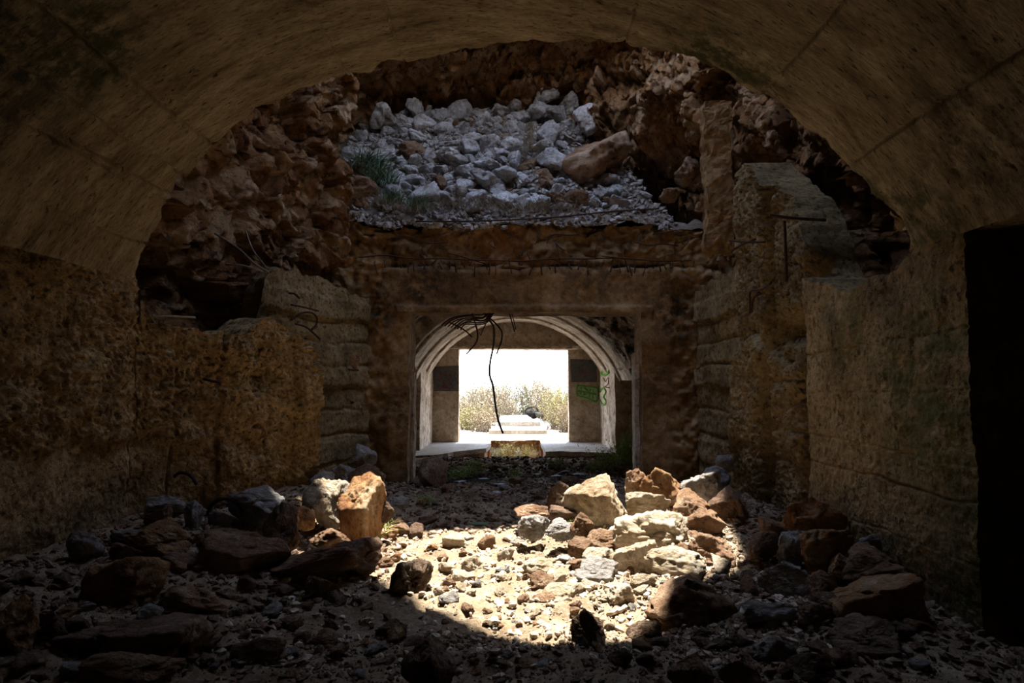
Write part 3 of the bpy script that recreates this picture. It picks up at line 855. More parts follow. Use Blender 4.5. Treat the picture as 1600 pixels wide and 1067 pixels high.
print("t", round(time.time() - T0, 1))  # ------------------------------------------------------------------ ground
def ground(x, y):
    x = np.asarray(x, float); y = np.asarray(y, float)
    z = 0 * x + 0.05 * sstep(9, 12, y)
    d = sstep(-1.6, -4.0, x)
    z = z + d * .42 * sstep(2.5, 5.5, y) * sstep(13, 9.5, y)
    z = z + .30 * np.exp(-(((x - 1.9) / 1.0) ** 2 + ((y - 8.1) / 1.0) ** 2))
    z = z + .16 * np.exp(-(((x - 3.4) / .8) ** 2 + ((y - 7.5) / 2.0) ** 2))
    z = z + .30 * np.exp(-(((x - 3.3) / .7) ** 2 + ((y - 9.8) / 1.2) ** 2))
    z = z + .25 * np.exp(-(((x + 2.6) / 1.1) ** 2 + ((y - 9.6) / 1.0) ** 2))
    p = np.stack([x.ravel(), y.ravel(), 0 * x.ravel()], 1)
    z = z + (.07 * fbm(p * .8, 3, 91) + .035 * fbm(p * 4, 4, 92)).reshape(x.shape)
    return z
def lut(fn, x0, x1, y0, y1, st_=.05):
    gx = np.arange(x0, x1 + st_, st_); gy = np.arange(y0, y1 + st_, st_)
    A, Bq = np.meshgrid(gx, gy, indexing='ij')
    Zt = fn(A, Bq).tolist(); nx_, ny_ = len(gx), len(gy)
    def f(x, y):
        a = min(max((x - x0) / st_, 0), nx_ - 1.001); b = min(max((y - y0) / st_, 0), ny_ - 1.001)
        i, j = int(a), int(b); a -= i; b -= j
        return (Zt[i][j] * (1 - a) + Zt[i + 1][j] * a) * (1 - b) + (Zt[i][j + 1] * (1 - a) + Zt[i + 1][j + 1] * a) * b
    return f
gz = lut(ground, -8, 8, 0, 18)
def ground_ray(px, py):
    d = ray(px, py)
    t = 2.0
    prev = t
    while t < 16.8:
        p = EYE + d * t
        if p.z < gz(p.x, p.y): break
        t += .05
    return EYE + d * t
xs = np.concatenate([np.linspace(-8.9, -4.6, 30)[:-1], np.arange(-4.6, 4.6, .032), np.linspace(4.6, 8.9, 30)])
ys = np.concatenate([np.linspace(-6.3, 2.2, 50)[:-1], np.arange(2.2, 12.6, .032), np.arange(12.6, 18.5, .06), np.linspace(18.5, 20.8, 12)])
X, Y = np.meshgrid(xs, ys, indexing='ij')
Z = ground(X, Y)
pp = np.stack([X.ravel(), Y.ravel(), 0 * X.ravel()], 1)
Z = Z + (.022 * np.abs(fbm(pp * 11, 4, 95, .6))).reshape(X.shape)
pitm = sstep(17.3, 18.0, Y) * sstep(1.1, .8, np.abs(X - .05))
Z = Z - .35 * pitm - .12 * sstep(16.8, 17.4, Y)
mb = MB(); mb.grid(np.stack([X, Y, Z], -1), uv=np.stack([X, Y], -1))
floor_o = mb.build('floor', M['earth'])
tag(floor_o, 'rubble-strewn earth floor', kind='structure')

# broken floor slab of the inner room and pit in front of the exit
def jag(pts, amp=.06, n=7):
    out = []
    for (a_, b_) in zip(pts[:-1], pts[1:]):
        for k_ in range(n):
            t_ = k_ / n
            out.append((a_[0] + (b_[0] - a_[0]) * t_ + rnd.uniform(-amp, amp) * (k_ > 0), a_[1] + (b_[1] - a_[1]) * t_ + rnd.uniform(-amp, amp) * (k_ > 0)))
    out.append(pts[-1])
    return out
slab_root = empty('floor_inner', (0, 0, 0)); tag(slab_root, 'pale broken floor slab of the inner room', kind='structure')
left_poly = [(-2.7, 20.65)] + jag([(-2.7, 16.5), (-2.1, 16.7), (-1.5, 17.7), (-.8, 18.6), (-.78, 20.65)])
prism('slab', left_poly[::-1], .03, .15, M['slabtop'], slab_root)
right_poly = [(.86, 20.65)] + jag([(.86, 17.6), (1.2, 17.75), (2.0, 17.5), (2.8, 17.2)]) + [(2.8, 20.65)]
prism('slab', right_poly, .03, .15, M['slabtop'], slab_root)

prism('bedding', [(-2.7, 20.6), (-2.7, 16.7), (-2.1, 16.9), (-1.5, 17.9), (-.86, 18.8), (-.84, 20.6)][::-1], -.6, .04, M['pitearth'], slab_root)
prism('bedding', [(.92, 20.6), (.92, 17.75), (1.2, 17.85), (2.0, 17.7), (2.8, 17.4), (2.8, 20.6)], -.6, .04, M['pitearth'], slab_root)
# outside ground
xs = np.concatenate([np.linspace(-60, -6, 30)[:-1], np.linspace(-6, 6, 120), np.linspace(6, 60, 30)[1:]])
ys = np.concatenate([np.linspace(20.6, 34, 150), np.linspace(34, 140, 60)[1:]])
X, Y = np.meshgrid(xs, ys, indexing='ij')
pp = np.stack([X.ravel(), Y.ravel(), 0 * X.ravel()], 1)
Z = .14 + (.02 * fbm(pp * 1.5, 4, 3)).reshape(X.shape) - .05 * sstep(40, 80, Y) * (Y - 40)
pit = (X > -.8) & (X < .88) & (Y < 21.55)
c = pit[:-1, :-1] & pit[1:, 1:]
mb = MB(); mb.grid(np.stack([X, Y, Z], -1), mask=~c)
tag(mb.build('ground_outside', M['outground']), 'bright pale ground outside the exit', kind='structure')
sbox('pit_wall', (-.9, 1.0, 21.5, 21.8, -.8, .12), M['pitearth'], 'brown earth face at the back of the pit', .08, rough_disp(.04, 6, .05, 2, 8))
sbox('pit_wall', (-1.1, -.78, 20.5, 21.6, -.8, .11), M['pitearth'], 'left side of the pit', .08, rough_disp(.03, 6, .03, 2, 9))
sbox('pit_wall', (.86, 1.1, 20.5, 21.6, -.8, .11), M['pitearth'], 'right side of the pit', .08, rough_disp(.03, 6, .03, 2, 10))
sbox('pit_floor', (-1.1, 1.1, 20.4, 21.8, -.6, -.42), M['pitearth'], 'floor of the pit', .1, rough_disp(.03, 6, .03, 2, 11))
st_o = sbox('step', (-.95, 1.25, 24.4, 27.2, .0, .27), M['outground'], 'low concrete step outside the exit', .15, rough_disp(.01, 6, .02, 2, 12))
st2 = sbox('platform', (-.68, 1.12, 27.0, 33.5, .0, .46), M['slabtop'], 'raised concrete slab where the dark bag lies', .15, rough_disp(.01, 6, .02, 2, 13))
sbox('kerb', (-3.2, -2.2, 30.5, 31.3, .0, .85), M['r_grey'], 'broken low concrete block among the weeds at left', .15, rough_disp(.06, 3, .06, 2, 14))

print("t", round(time.time() - T0, 1))  # ------------------------------------------------------------------ heap slope above the doorway
hx = np.array([-4.2, -3.5, -3.0, -2.2, -1.4, -.5, .2, .8, 1.4, 1.9, 2.3, 2.7, 3.2, 4.2])
hz = np.array([7.2, 7.9, 8.3, 8.4, 8.35, 8.4, 8.55, 8.75, 8.6, 8.0, 6.9, 5.7, 5.25, 5.2])
def heap_z(x, y):
    x = np.asarray(x, float); y = np.asarray(y, float)
    s = 5.08 + (y - 12.35) * 1.36 + .25 * sstep(12.3, 12.9, y) * 0
    c = np.interp(x, hx, hz)
    z = np.minimum(s, c)
    p = np.stack([x.ravel(), y.ravel(), 0 * x.ravel()], 1)
    return z + (.12 * fbm(p * 1.3, 3, 51) + .05 * fbm(p * 5, 3, 52)).reshape(x.shape)
X, Y = np.meshgrid(np.linspace(-4.3, 4.3, 240), np.linspace(12.32, 16.0, 110), indexing='ij')
mb = MB(); mb.grid(np.stack([X, Y, heap_z(X, Y)], -1))
tag(mb.build('slope_ground', M['soil']), 'earth slope behind the rocks above the doorway', kind='structure')
hzf = lut(heap_z, -4.4, 4.4, 12.2, 16)
def heap_ray(px, py):
    d = ray(px, py); t = 12.0
    while t < 15.6:
        p = EYE + d * t
        if p.y > 12.3 and p.z < hzf(p.x, p.y): break
        t += .03
    return EYE + d * t

# concrete rib left standing at the right of the opening, and rocks stuck in the ledges
rib = box_geo(3.35, 3.85, 10.9, 11.2, 4.2, 6.9, n=.04).build('broken_rib', M['portal'], wr_o, smooth=False, disp=rough_disp(.04, 6, .12, 1.2, 93))

print("t", round(time.time() - T0, 1))  # ------------------------------------------------------------------ rocks
def ico(sub):
    bm = bmesh.new(); bmesh.ops.create_icosphere(bm, subdivisions=sub, radius=1)
    V = np.array([v.co[:] for v in bm.verts]); F = np.array([[v.index for v in f.verts] for f in bm.faces])
    bm.free()
    return V / np.linalg.norm(V, axis=1)[:, None], F
ICO = {k_: ico(k_) for k_ in (1, 2, 3, 4, 5)}
def rock_verts(seed, sub, planes=13, rough=.03, k=55.0, lo=.5, hi=1.0):
    g_ = np.random.default_rng(seed)
    D, F = ICO[sub]
    n_ = g_.normal(size=(planes, 3)); n_ /= np.linalg.norm(n_, axis=1)[:, None]
    off = g_.uniform(lo, hi, planes)
    dots = D @ n_.T
    r = np.where(dots > .05, off[None, :] / np.maximum(dots, .05), 9.0)
    r = np.minimum(r, 1.4)
    rs = -np.log(np.exp(-k * r).sum(1) + math.exp(-k * 1.25)) / k
    P = D * rs[:, None]
    P += D * (rough * fbm(P * 2.2 + seed, 3, seed))[:, None]
    if sub >= 4:
        fc, e = facet(P * 1.9 + seed, seed, .8)
        P += D * (rough * 1.5 * fc - rough * .8 * np.exp(-(e / .05) ** 2))[:, None]
        fc, e = facet(P * 5 + seed, seed + 9, .8)
        P += D * (rough * .6 * fc)[:, None]
        P += D * (rough * .5 * fbm(P * 9 + seed, 4, seed + 5, .65))[:, None]
    mn, mx = P.min(0), P.max(0)
    return (P - (mn + mx) / 2) / (mx - mn), F
def rock_meshes(tagname, n_, sub, mats, seed0, **kw):
    out = {}
    for k_ in range(n_):
        V, F = rock_verts(seed0 + k_, sub, **kw)
        for m_ in mats:
            out[(k_, m_)] = make_mesh(tagname, V, F, M[m_], True)
    return out
MATS = ['r_cream', 'r_grey', 'r_orange', 'r_brown', 'r_dark']
BIG = rock_meshes('boulder', 9, 5, MATS, 100, rough=.05, planes=12)
MED = rock_meshes('rock', 10, 4, MATS, 300, rough=.06, planes=9, lo=.42)
HEAP = rock_meshes('stone', 14, 4, ['r_heap', 'r_brown'], 500, rough=.06, planes=10, lo=.4)

NV = 9
def boulder(cx, cy, w, h, mat, label, d=None, shape=None, tilt=0.0, rz=None, deep=.85, sink=.1, name='boulder'):
    if d is None:
        p = ground_ray(cx, cy + h / 2 - h * sink)
        d = p.y + w * p.y / FPX * .25
    else:
        p = ground_ray(cx, cy + h * .36)
        d = min(d, p.y + w * p.y / FPX * .22)
    c = W(cx, cy, d)
    sx, sz = w * d / FPX * 1.14, h * d / FPX * 1.26
    k_ = shape if shape is not None else rnd.randrange(NV)
    o = bpy.data.objects.new(name, BIG[(k_, mat)])
    COL.objects.link(o)
    o.location = c
    o.scale = (sx, (sx + sz) / 2 * deep, sz)
    o.rotation_euler = (rnd.uniform(-.1, .1), tilt, rz if rz is not None else rnd.choice([0, math.pi]) + rnd.uniform(-.2, .2))
    tag(o, label, 'boulder')
    return o
B = [
 # right pile in the sun
 (930, 790, 90, 84, 'r_cream', 'large pale rounded boulder at the left end of the sunlit pile', None, 0, -.25),
 (1036, 764, 60, 54, 'r_orange', 'bright orange boulder at the top of the sunlit pile', 8.6, 1, .1),
 (998, 760, 38, 46, 'r_brown', 'brown boulder tucked behind the bright orange one', 8.9, 2, 0),
 (1088, 762, 58, 50, 'r_grey', 'grey boulder right of the bright orange one', 8.7, 3, .1),
 (1121, 752, 38, 38, 'r_grey', 'small pitted grey boulder high at the right of the pile', 9.1, 4, 0),
 (1131, 726, 28, 27, 'r_grey', 'topmost small grey rock against the right side wall', 9.7, 5, 0),
 (1012, 789, 66, 36, 'r_cream', 'cream boulder under the bright orange one', 8.0, 6, 0),
 (1012, 834, 108, 62, 'r_cream', 'long flat-topped cream slab in the middle of the pile', 7.5, 7, .03),
 (1083, 807, 74, 66, 'r_brown', 'split brown boulder leaning over the long slab', 7.8, 8, .2),
 (1138, 795, 56, 58, 'r_dark', 'dark brown boulder behind the split brown one', 8.3, 0, 0),
 (1110, 861, 62, 48, 'r_brown', 'olive brown boulder right of the long slab', 7.05, 1, .25),
 (937, 845, 56, 30, 'r_brown', 'low brown slab in front of the large pale boulder', 7.35, 2, 0),
 (986, 871, 62, 52, 'r_cream', 'rough pitted cream boulder in front of the long slab', 6.75, 3, .1),
 (1057, 885, 88, 48, 'r_cream', 'wide bright cream boulder at the lower right of the sunlit patch', 6.5, 4, .05),
 (935, 873, 44, 27, 'r_cream', 'small flat cream rock left of the rough pitted one', 6.8, 5, 0),
 (905, 856, 35, 27, 'r_brown', 'small wedge of tan rock below the low brown slab', 6.95, 6, .3),
 (833, 822, 42, 32, 'r_grey', 'lone pitted grey rock on the gravel left of the pile', 7.8, 7, .2),
 (877, 828, 48, 26, 'r_grey', 'flat grey rock between the lone pitted rock and the pile', 7.6, 8, 0),
 (909, 822, 34, 36, 'r_brown', 'brown rock wedged under the large pale boulder', 7.55, 0, 0),
 (880, 776, 40, 38, 'r_dark', 'dark rock in shade left of the large pale boulder', 9.0, 1, 0),
 (830, 800, 52, 19, 'r_brown', 'low brown rock at the shaded edge of the gravel', 8.6, 2, 0),
 (881, 803, 40, 20, 'r_dark', 'low dark rock left of the pale boulder foot', 8.3, 3, 0),
 (847, 889, 54, 28, 'r_cream', 'flat cream rock at the centre of the sunlit gravel', None, 4, 0),
 (882, 931, 60, 31, 'r_cream', 'long cream rock low in the sunlit gravel', None, 5, .05),
 (933, 899, 64, 36, 'r_grey', 'rough crumbly pale rock below the small flat one', None, 6, 0),
 (848, 911, 36, 27, 'r_brown', 'tan rock just below the flat central rock', None, 7, 0),
 (969, 933, 50, 40, 'r_cream', 'angular cream rock left of the big shaded boulder', None, 8, .3),
 (1078, 948, 128, 78, 'r_brown', 'big dark boulder in shade below the sunlit pile', 5.75, 0, .12),
 (919, 988, 50, 56, 'r_dark', 'upright dark rock standing at the edge of the shadow', None, 1, 0),
 (1007, 993, 50, 36, 'r_dark', 'dark rock right of the upright one', None, 2, 0),
 (725, 903, 34, 22, 'r_cream', 'pale rock at the left of the sunlit gravel', None, 3, 0),
 (1004, 911, 38, 23, 'r_cream', 'small cream rock left of the wide bright boulder', None, 4, 0),
 # left group
 (512, 787, 70, 62, 'r_cream', 'craggy grey-white boulder left of the peaked orange one', 8.1, 5, 0),
 (564, 795, 64, 82, 'r_orange', 'tall peaked orange boulder catching the sun at left', 7.95, 6, 0),
 (475, 811, 30, 32, 'r_orange', 'small tan boulder left of the craggy one', 7.5, 7, 0),
 (517, 846, 60, 36, 'r_brown', 'brown boulder with one sunlit side below the craggy one', 7.0, 8, .2),
 (571, 745, 52, 34, 'r_dark', 'dark boulder behind the peaked orange one', 9.4, 0, 0),
 (537, 743, 42, 28, 'r_grey', 'grey boulder left of the dark one by the side wall', 9.7, 1, 0),
 (504, 752, 36, 26, 'r_grey', 'grey boulder at the foot of the broken left wall end', 9.4, 2, 0),
 (572, 713, 30, 30, 'r_grey', 'upright grey block in the far left corner', 11.2, 3, 0),
 (557, 724, 22, 20, 'r_dark', 'small dark rock beside the upright grey block', 11.0, 4, 0),
 (676, 744, 42, 46, 'r_dark', 'lump of dark earth at the left jamb of the inner doorway', 11.9, 5, 0),
 (624, 788, 28, 18, 'r_grey', 'small pale rock on dark ground right of the peaked boulder', None, 6, 0),
 (661, 756, 28, 20, 'r_dark', 'small dark rock in front of the doorway jamb', None, 7, 0),
 (623, 820, 26, 18, 'r_brown', 'small brown rock at the shadow line of the gravel', None, 8, 0),
 (603, 799, 22, 28, 'r_dark', 'narrow dark rock touching the peaked orange boulder', 8.1, 0, 0),
 (402, 788, 98, 50, 'r_grey', 'wide grey-brown boulder under the left wall', 7.55, 1, .1),
 (437, 828, 54, 68, 'r_dark', 'steep dark boulder below the wide grey-brown one', 7.0, 2, 0),
 (385, 874, 114, 76, 'r_brown', 'big dull brown boulder in shade at left', 6.3, 3, .1),
 (498, 882, 112, 40, 'r_brown', 'long low brown slab in shade at left', 6.3, 4, .15),
 (556, 872, 74, 46, 'r_dark', 'dark wedge of rock at the left rim of the sunlit patch', 6.5, 5, .2),
 (505, 922, 46, 40, 'r_brown', 'brown rock below the long low slab', None, 6, 0),
 (642, 905, 54, 56, 'r_dark', 'dark pointed rock breaking the near edge of the sunlit patch', None, 7, .2),
 (675, 858, 27, 15, 'r_orange', 'small orange rock alone on the sunlit gravel', None, 8, 0),
 (700, 912, 22, 18, 'r_brown', 'small brown rock beside the dark pointed one', None, 0, 0),
 (250, 852, 104, 72, 'r_orange', 'angular red-brown boulder against the left wall', 6.5, 1, .1),
 (265, 793, 68, 32, 'r_grey', 'flat grey rock on top of the left bank', 7.2, 2, 0),
 (248, 806, 34, 26, 'r_brown', 'tan rock beside the flat grey one on the left bank', 7.0, 3, 0),
 (302, 806, 24, 38, 'r_grey', 'narrow upright grey rock on the left bank', 7.1, 4, 0),
 (133, 858, 46, 46, 'r_grey', 'grey-tan rock alone low on the left wall', 5.9, 5, .3),
 (198, 867, 40, 34, 'r_brown', 'small brown rock left of the red-brown boulder', 6.2, 6, 0),
 (197, 917, 106, 82, 'r_orange', 'dark red hump of rock in the left foreground', 5.6, 7, 0),
 (293, 946, 114, 58, 'r_brown', 'long brown rock right of the dark red hump', 5.4, 8, .1),
 (270, 878, 74, 28, 'r_brown', 'flat brown slab under the red-brown boulder', 6.0, 0, 0),
 (28, 988, 76, 92, 'r_orange', 'tall reddish block at the left edge of the frame', 4.75, 1, 0),
 (86, 987, 58, 52, 'r_dark', 'dark block next to the tall reddish one', 4.7, 2, 0),
 (206, 1003, 196, 82, 'r_dark', 'broad dark boulder in the near left foreground', 4.5, 3, .1),
 (195, 1056, 134, 52, 'r_brown', 'rounded brown boulder at the bottom edge on the left', 4.0, 4, 0),
 (346, 850, 66, 44, 'r_brown', 'brown boulder between the red-brown and big dull ones', 6.8, 5, 0),
 (346, 810, 34, 20, 'r_grey', 'small rough grey rock beside the half-buried ring', 7.3, 6, 0),
 (402, 1022, 72, 46, 'r_dark', 'dark rock in the near foreground left of centre', None, 7, 0),
 (507, 1008, 62, 32, 'r_brown', 'low brown rock in the near foreground', None, 8, 0),
 (668, 1042, 74, 72, 'r_dark', 'dark rock at the bottom edge near the centre', 4.1, 0, 0),
 (612, 986, 48, 30, 'r_dark', 'low dark rock on the shaded slope near the centre', None, 1, 0),
 # right bank
 (1270, 813, 78, 62, 'r_orange', 'orange-brown boulder at the foot of the grooved pillar', 6.95, 2, .15),
 (1212, 827, 42, 30, 'r_brown', 'small brown rock left of the pillar-foot boulder', 7.2, 3, 0),
 (1193, 854, 50, 38, 'r_brown', 'brown rock at the left end of the right bank', 6.8, 4, .2),
 (1237, 858, 46, 50, 'r_grey', 'split tan rock in the middle of the right bank', 6.6, 5, 0),
 (1291, 858, 82, 60, 'r_orange', 'dark orange boulder with a pale left face', 6.4, 6, .15),
 (1357, 851, 36, 28, 'r_grey', 'small grey rubble lump perched on the right bank', 6.15, 7, 0),
 (1362, 889, 86, 58, 'r_brown', 'brown block under the perched rubble lump', 5.95, 8, .1),
 (1314, 889, 36, 40, 'r_orange', 'dull orange rock left of the brown block', 6.1, 0, 0),
 (1234, 906, 72, 46, 'r_grey', 'grey-brown rock below the split tan one', 6.0, 1, 0),
 (1284, 921, 40, 46, 'r_brown', 'brown rock behind the big smooth boulder', 5.8, 2, 0),
 (1354, 943, 126, 82, 'r_orange', 'big smooth red-brown boulder by the right wall', 5.35, 3, .05),
 (1270, 969, 58, 44, 'r_brown', 'brown rock left of the big smooth boulder', 5.4, 4, 0),
 (1203, 964, 78, 42, 'r_grey', 'grey rubble rock in shade right of the big dark boulder', 5.5, 5, 0),
 (1353, 1011, 108, 60, 'r_dark', 'dark flat boulder under the big smooth one', 4.9, 6, 0),
 (1330, 1037, 28, 30, 'r_brown', 'small upright rock in front of the dark flat boulder', 4.6, 7, 0),
 (1210, 1018, 64, 42, 'r_grey', 'crumbly rock in the right foreground', None, 8, 0),
 (1080, 1052, 64, 44, 'r_brown', 'brown rock at the bottom edge right of centre', 4.0, 0, 0),
 (1160, 1052, 52, 34, 'r_brown', 'small rock at the bottom edge right of the brown one', 4.0, 1, 0),
 (1268, 1045, 60, 36, 'r_dark', 'dark rock at the bottom edge on the right', 4.1, 2, 0),
]
for b_ in B:
    cx, cy, w_, h_, m_, lab, d_, sh_, ti_ = b_
    boulder(cx, cy, w_, h_, m_, lab, d_, sh_, ti_)
print('boulders', len(B))
occupied = [(b_[0], b_[1], b_[2] * .5, b_[3] * .5) for b_ in B]

used_labels = set(b_[5] for b_ in B)
def landmark_label(px, py, head, marks, fallback):
    for q in sorted(marks, key=lambda m_: ((m_[0] - px) / max(m_[2], 20)) ** 2 + ((m_[1] - py) / max(m_[3], 20)) ** 2)[:7]:
        dx, dy = px - q[0], (py - q[1]) * 1.3
        side = ('right of' if dx > 0 else 'left of') if abs(dx) > abs(dy) else ('below' if dy > 0 else 'above')
        lb = f'{head} {side} the {q[5]}'
        if len(lb.split()) <= 16 and lb not in used_labels:
            used_labels.add(lb)
            return lb
    return fallback
# medium rocks scattered on the floor: regions give each its words
def region(px, py):
    if py > 985: return 'along the bottom of the frame, ' + ('left' if px < 560 else 'centre' if px < 960 else 'right')
    if px < 340: return 'on the left bank under the wall'
    if px < 540: return 'on the shaded rubble left of the sunlit patch' if py > 830 else 'at the foot of the left wall end'
    if px > 1320: return 'low beside the right wall'
    if px > 1120: return 'on the right bank below the pillar'
    if py < 800: return 'on the dark ground before the inner doorway'
    if py < 870: return 'on the ' + ('left' if px < 800 else 'right') + ' part of the sunlit gravel, far side'
    if py < 960: return 'on the ' + ('left' if px < 780 else 'right') + ' part of the sunlit gravel, near side'
    return 'in the shadow just below the sunlit gravel'
placed = []
tries = 0
while len(placed) < 285 and tries < 9000:
    tries += 1
    zone = rnd.random()
    if zone < .32: px, py = rnd.uniform(0, 620), rnd.uniform(830, 1060)
    elif zone < .55: px, py = rnd.uniform(960, 1440), rnd.uniform(880, 1060)
    elif zone < .80: px, py = rnd.uniform(680, 1130), rnd.uniform(840, 965)
    elif zone < .92: px, py = rnd.uniform(560, 900), rnd.uniform(735, 850)
    else: px, py = rnd.uniform(620, 960), rnd.uniform(970, 1060)
    sz = rnd.choice([12, 14, 17, 20, 25, 31, 38]) * (1.0 if py > 850 else .75)
    if 690 < px < 900 and py > 950: sz *= .5
    if any(abs(px - a_[0]) < a_[2] * .8 and abs(py - a_[1]) < a_[3] * .8 for a_ in occupied): continue
    if any((px - a_[0]) ** 2 + ((py - a_[1]) * 1.4) ** 2 < ((sz + a_[2]) * .45) ** 2 for a_ in placed): continue
    p = ground_ray(px, py)
    if p.y > 12.2 or p.x < -4.0 or p.x > 3.3: continue
    if p.x < -4.1 + max(0, (p.y - 7.3)) * .62: continue
    placed.append((px, py, sz))
    s_ = sz * p.y / FPX
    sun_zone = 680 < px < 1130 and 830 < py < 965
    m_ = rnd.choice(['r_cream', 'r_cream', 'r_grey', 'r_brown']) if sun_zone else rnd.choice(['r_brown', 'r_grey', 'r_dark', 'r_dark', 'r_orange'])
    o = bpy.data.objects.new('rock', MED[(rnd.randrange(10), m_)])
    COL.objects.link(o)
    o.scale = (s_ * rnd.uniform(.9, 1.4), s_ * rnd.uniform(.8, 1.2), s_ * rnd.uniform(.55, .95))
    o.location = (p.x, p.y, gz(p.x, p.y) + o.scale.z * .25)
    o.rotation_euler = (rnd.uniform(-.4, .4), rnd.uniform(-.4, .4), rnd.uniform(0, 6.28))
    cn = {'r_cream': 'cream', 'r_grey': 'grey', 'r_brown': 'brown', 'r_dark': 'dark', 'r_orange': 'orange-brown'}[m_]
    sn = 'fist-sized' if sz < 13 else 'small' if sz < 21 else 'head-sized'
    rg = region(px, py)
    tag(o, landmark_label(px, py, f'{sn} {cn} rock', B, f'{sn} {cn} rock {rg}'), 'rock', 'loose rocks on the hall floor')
print('rocks', len(placed))

# loose gravel and pebbles: nobody could count them
def pebble_field(name, n_, area, size, mat, label, seed, zf=None, dens=None, sub=1):
    g_ = np.random.default_rng(seed)
    protos = []
    for k_ in range(10):
        V, F = rock_verts(900 + seed + k_, sub, planes=8, rough=.06)
        protos.append((V, F))
    x = g_.uniform(area[0], area[1], n_); y = g_.uniform(area[2], area[3], n_)
    if dens is not None:
        keep = g_.random(n_) < dens(x, y)
        x, y = x[keep], y[keep]
    z = (zf or ground)(x, y)
    s = size[0] * (size[1] / size[0]) ** (g_.random(len(x)) ** 3.4)
    Vs, Fs, base = [], [], 0
    pid = g_.integers(0, 10, len(x))
    for k_ in range(10):
        m_ = pid == k_
        c = int(m_.sum())
        if not c: continue
        V, F = protos[k_]
        a_ = g_.uniform(0, 6.28, c); ca, sa = np.cos(a_)[:, None], np.sin(a_)[:, None]
        sx = s[m_][:, None] * g_.uniform(.8, 1.4, (c, 1)); sy = s[m_][:, None] * g_.uniform(.7, 1.2, (c, 1)); sz_ = s[m_][:, None] * g_.uniform(.5, .9, (c, 1))
        vx, vy, vz = V[:, 0][None] * sx, V[:, 1][None] * sy, V[:, 2][None] * sz_
        tx = g_.uniform(-.5, .5, (c, 1))
        vz = vz + vx * tx
        PX = vx * ca - vy * sa + x[m_][:, None]; PY = vx * sa + vy * ca + y[m_][:, None]
        PZ = vz + z[m_][:, None] + sz_ * .22 + .012
        Vs.append(np.stack([PX, PY, PZ], -1).reshape(-1, 3))
        Fs.append((F[None] + (np.arange(c) * len(V))[:, None, None] + base).reshape(-1, 3))
        base += c * len(V)
    me = make_mesh(name, np.concatenate(Vs), np.concatenate(Fs), mat, False)
    o = link_mesh(name, me)
    tag(o, label, kind='stuff', cat='gravel')
    return o
def peb(name, st, s1=9): return material(name, st, s1=s1, s2=40, bump=.6, bscale=40, speck=.2)
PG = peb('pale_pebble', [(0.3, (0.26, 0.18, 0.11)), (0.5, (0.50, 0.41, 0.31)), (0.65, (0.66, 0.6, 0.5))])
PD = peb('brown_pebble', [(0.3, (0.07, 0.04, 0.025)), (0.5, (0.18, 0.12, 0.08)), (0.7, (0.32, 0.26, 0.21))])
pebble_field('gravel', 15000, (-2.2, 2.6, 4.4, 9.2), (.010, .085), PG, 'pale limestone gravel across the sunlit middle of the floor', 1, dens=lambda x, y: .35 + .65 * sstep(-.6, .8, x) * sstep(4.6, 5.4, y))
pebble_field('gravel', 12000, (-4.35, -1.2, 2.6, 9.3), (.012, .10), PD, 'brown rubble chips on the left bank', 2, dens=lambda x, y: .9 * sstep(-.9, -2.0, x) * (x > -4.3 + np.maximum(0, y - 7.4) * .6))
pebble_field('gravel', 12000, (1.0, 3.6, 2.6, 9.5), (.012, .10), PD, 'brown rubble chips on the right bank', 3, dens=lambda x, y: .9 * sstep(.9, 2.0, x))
pebble_field('gravel', 4000, (-1.6, 1.6, 3.0, 5.2), (.012, .06), PD, 'fine chips on the shaded floor nearest the camera', 4)
pebble_field('gravel', 5000, (-2.7, 3.3, 8.6, 12.3), (.015, .12), PD, 'chips on the dark ground before the doorway', 5)
pebble_field('gravel', 3500, (-2.2, 2.6, 12.3, 17.2), (.02, .10), peb('black_pebble', [(0.3, (0.02, 0.014, 0.01)), (0.6, (0.07, 0.05, 0.035)), (.72, (.22, .2, .19))], 14), 'dark clods inside the doorway', 6)
pebble_field('gravel', 7000, (-3.7, 3.2, 12.28, 14.9), (.04, .20), peb('slope_pebble', [(0.3, (0.14, 0.10, 0.08)), (0.5, (0.34, 0.30, 0.27)), (.7, (.55, .53, .52))], 7), 'small grey chips between the heap rocks', 7, zf=heap_z, sub=1)

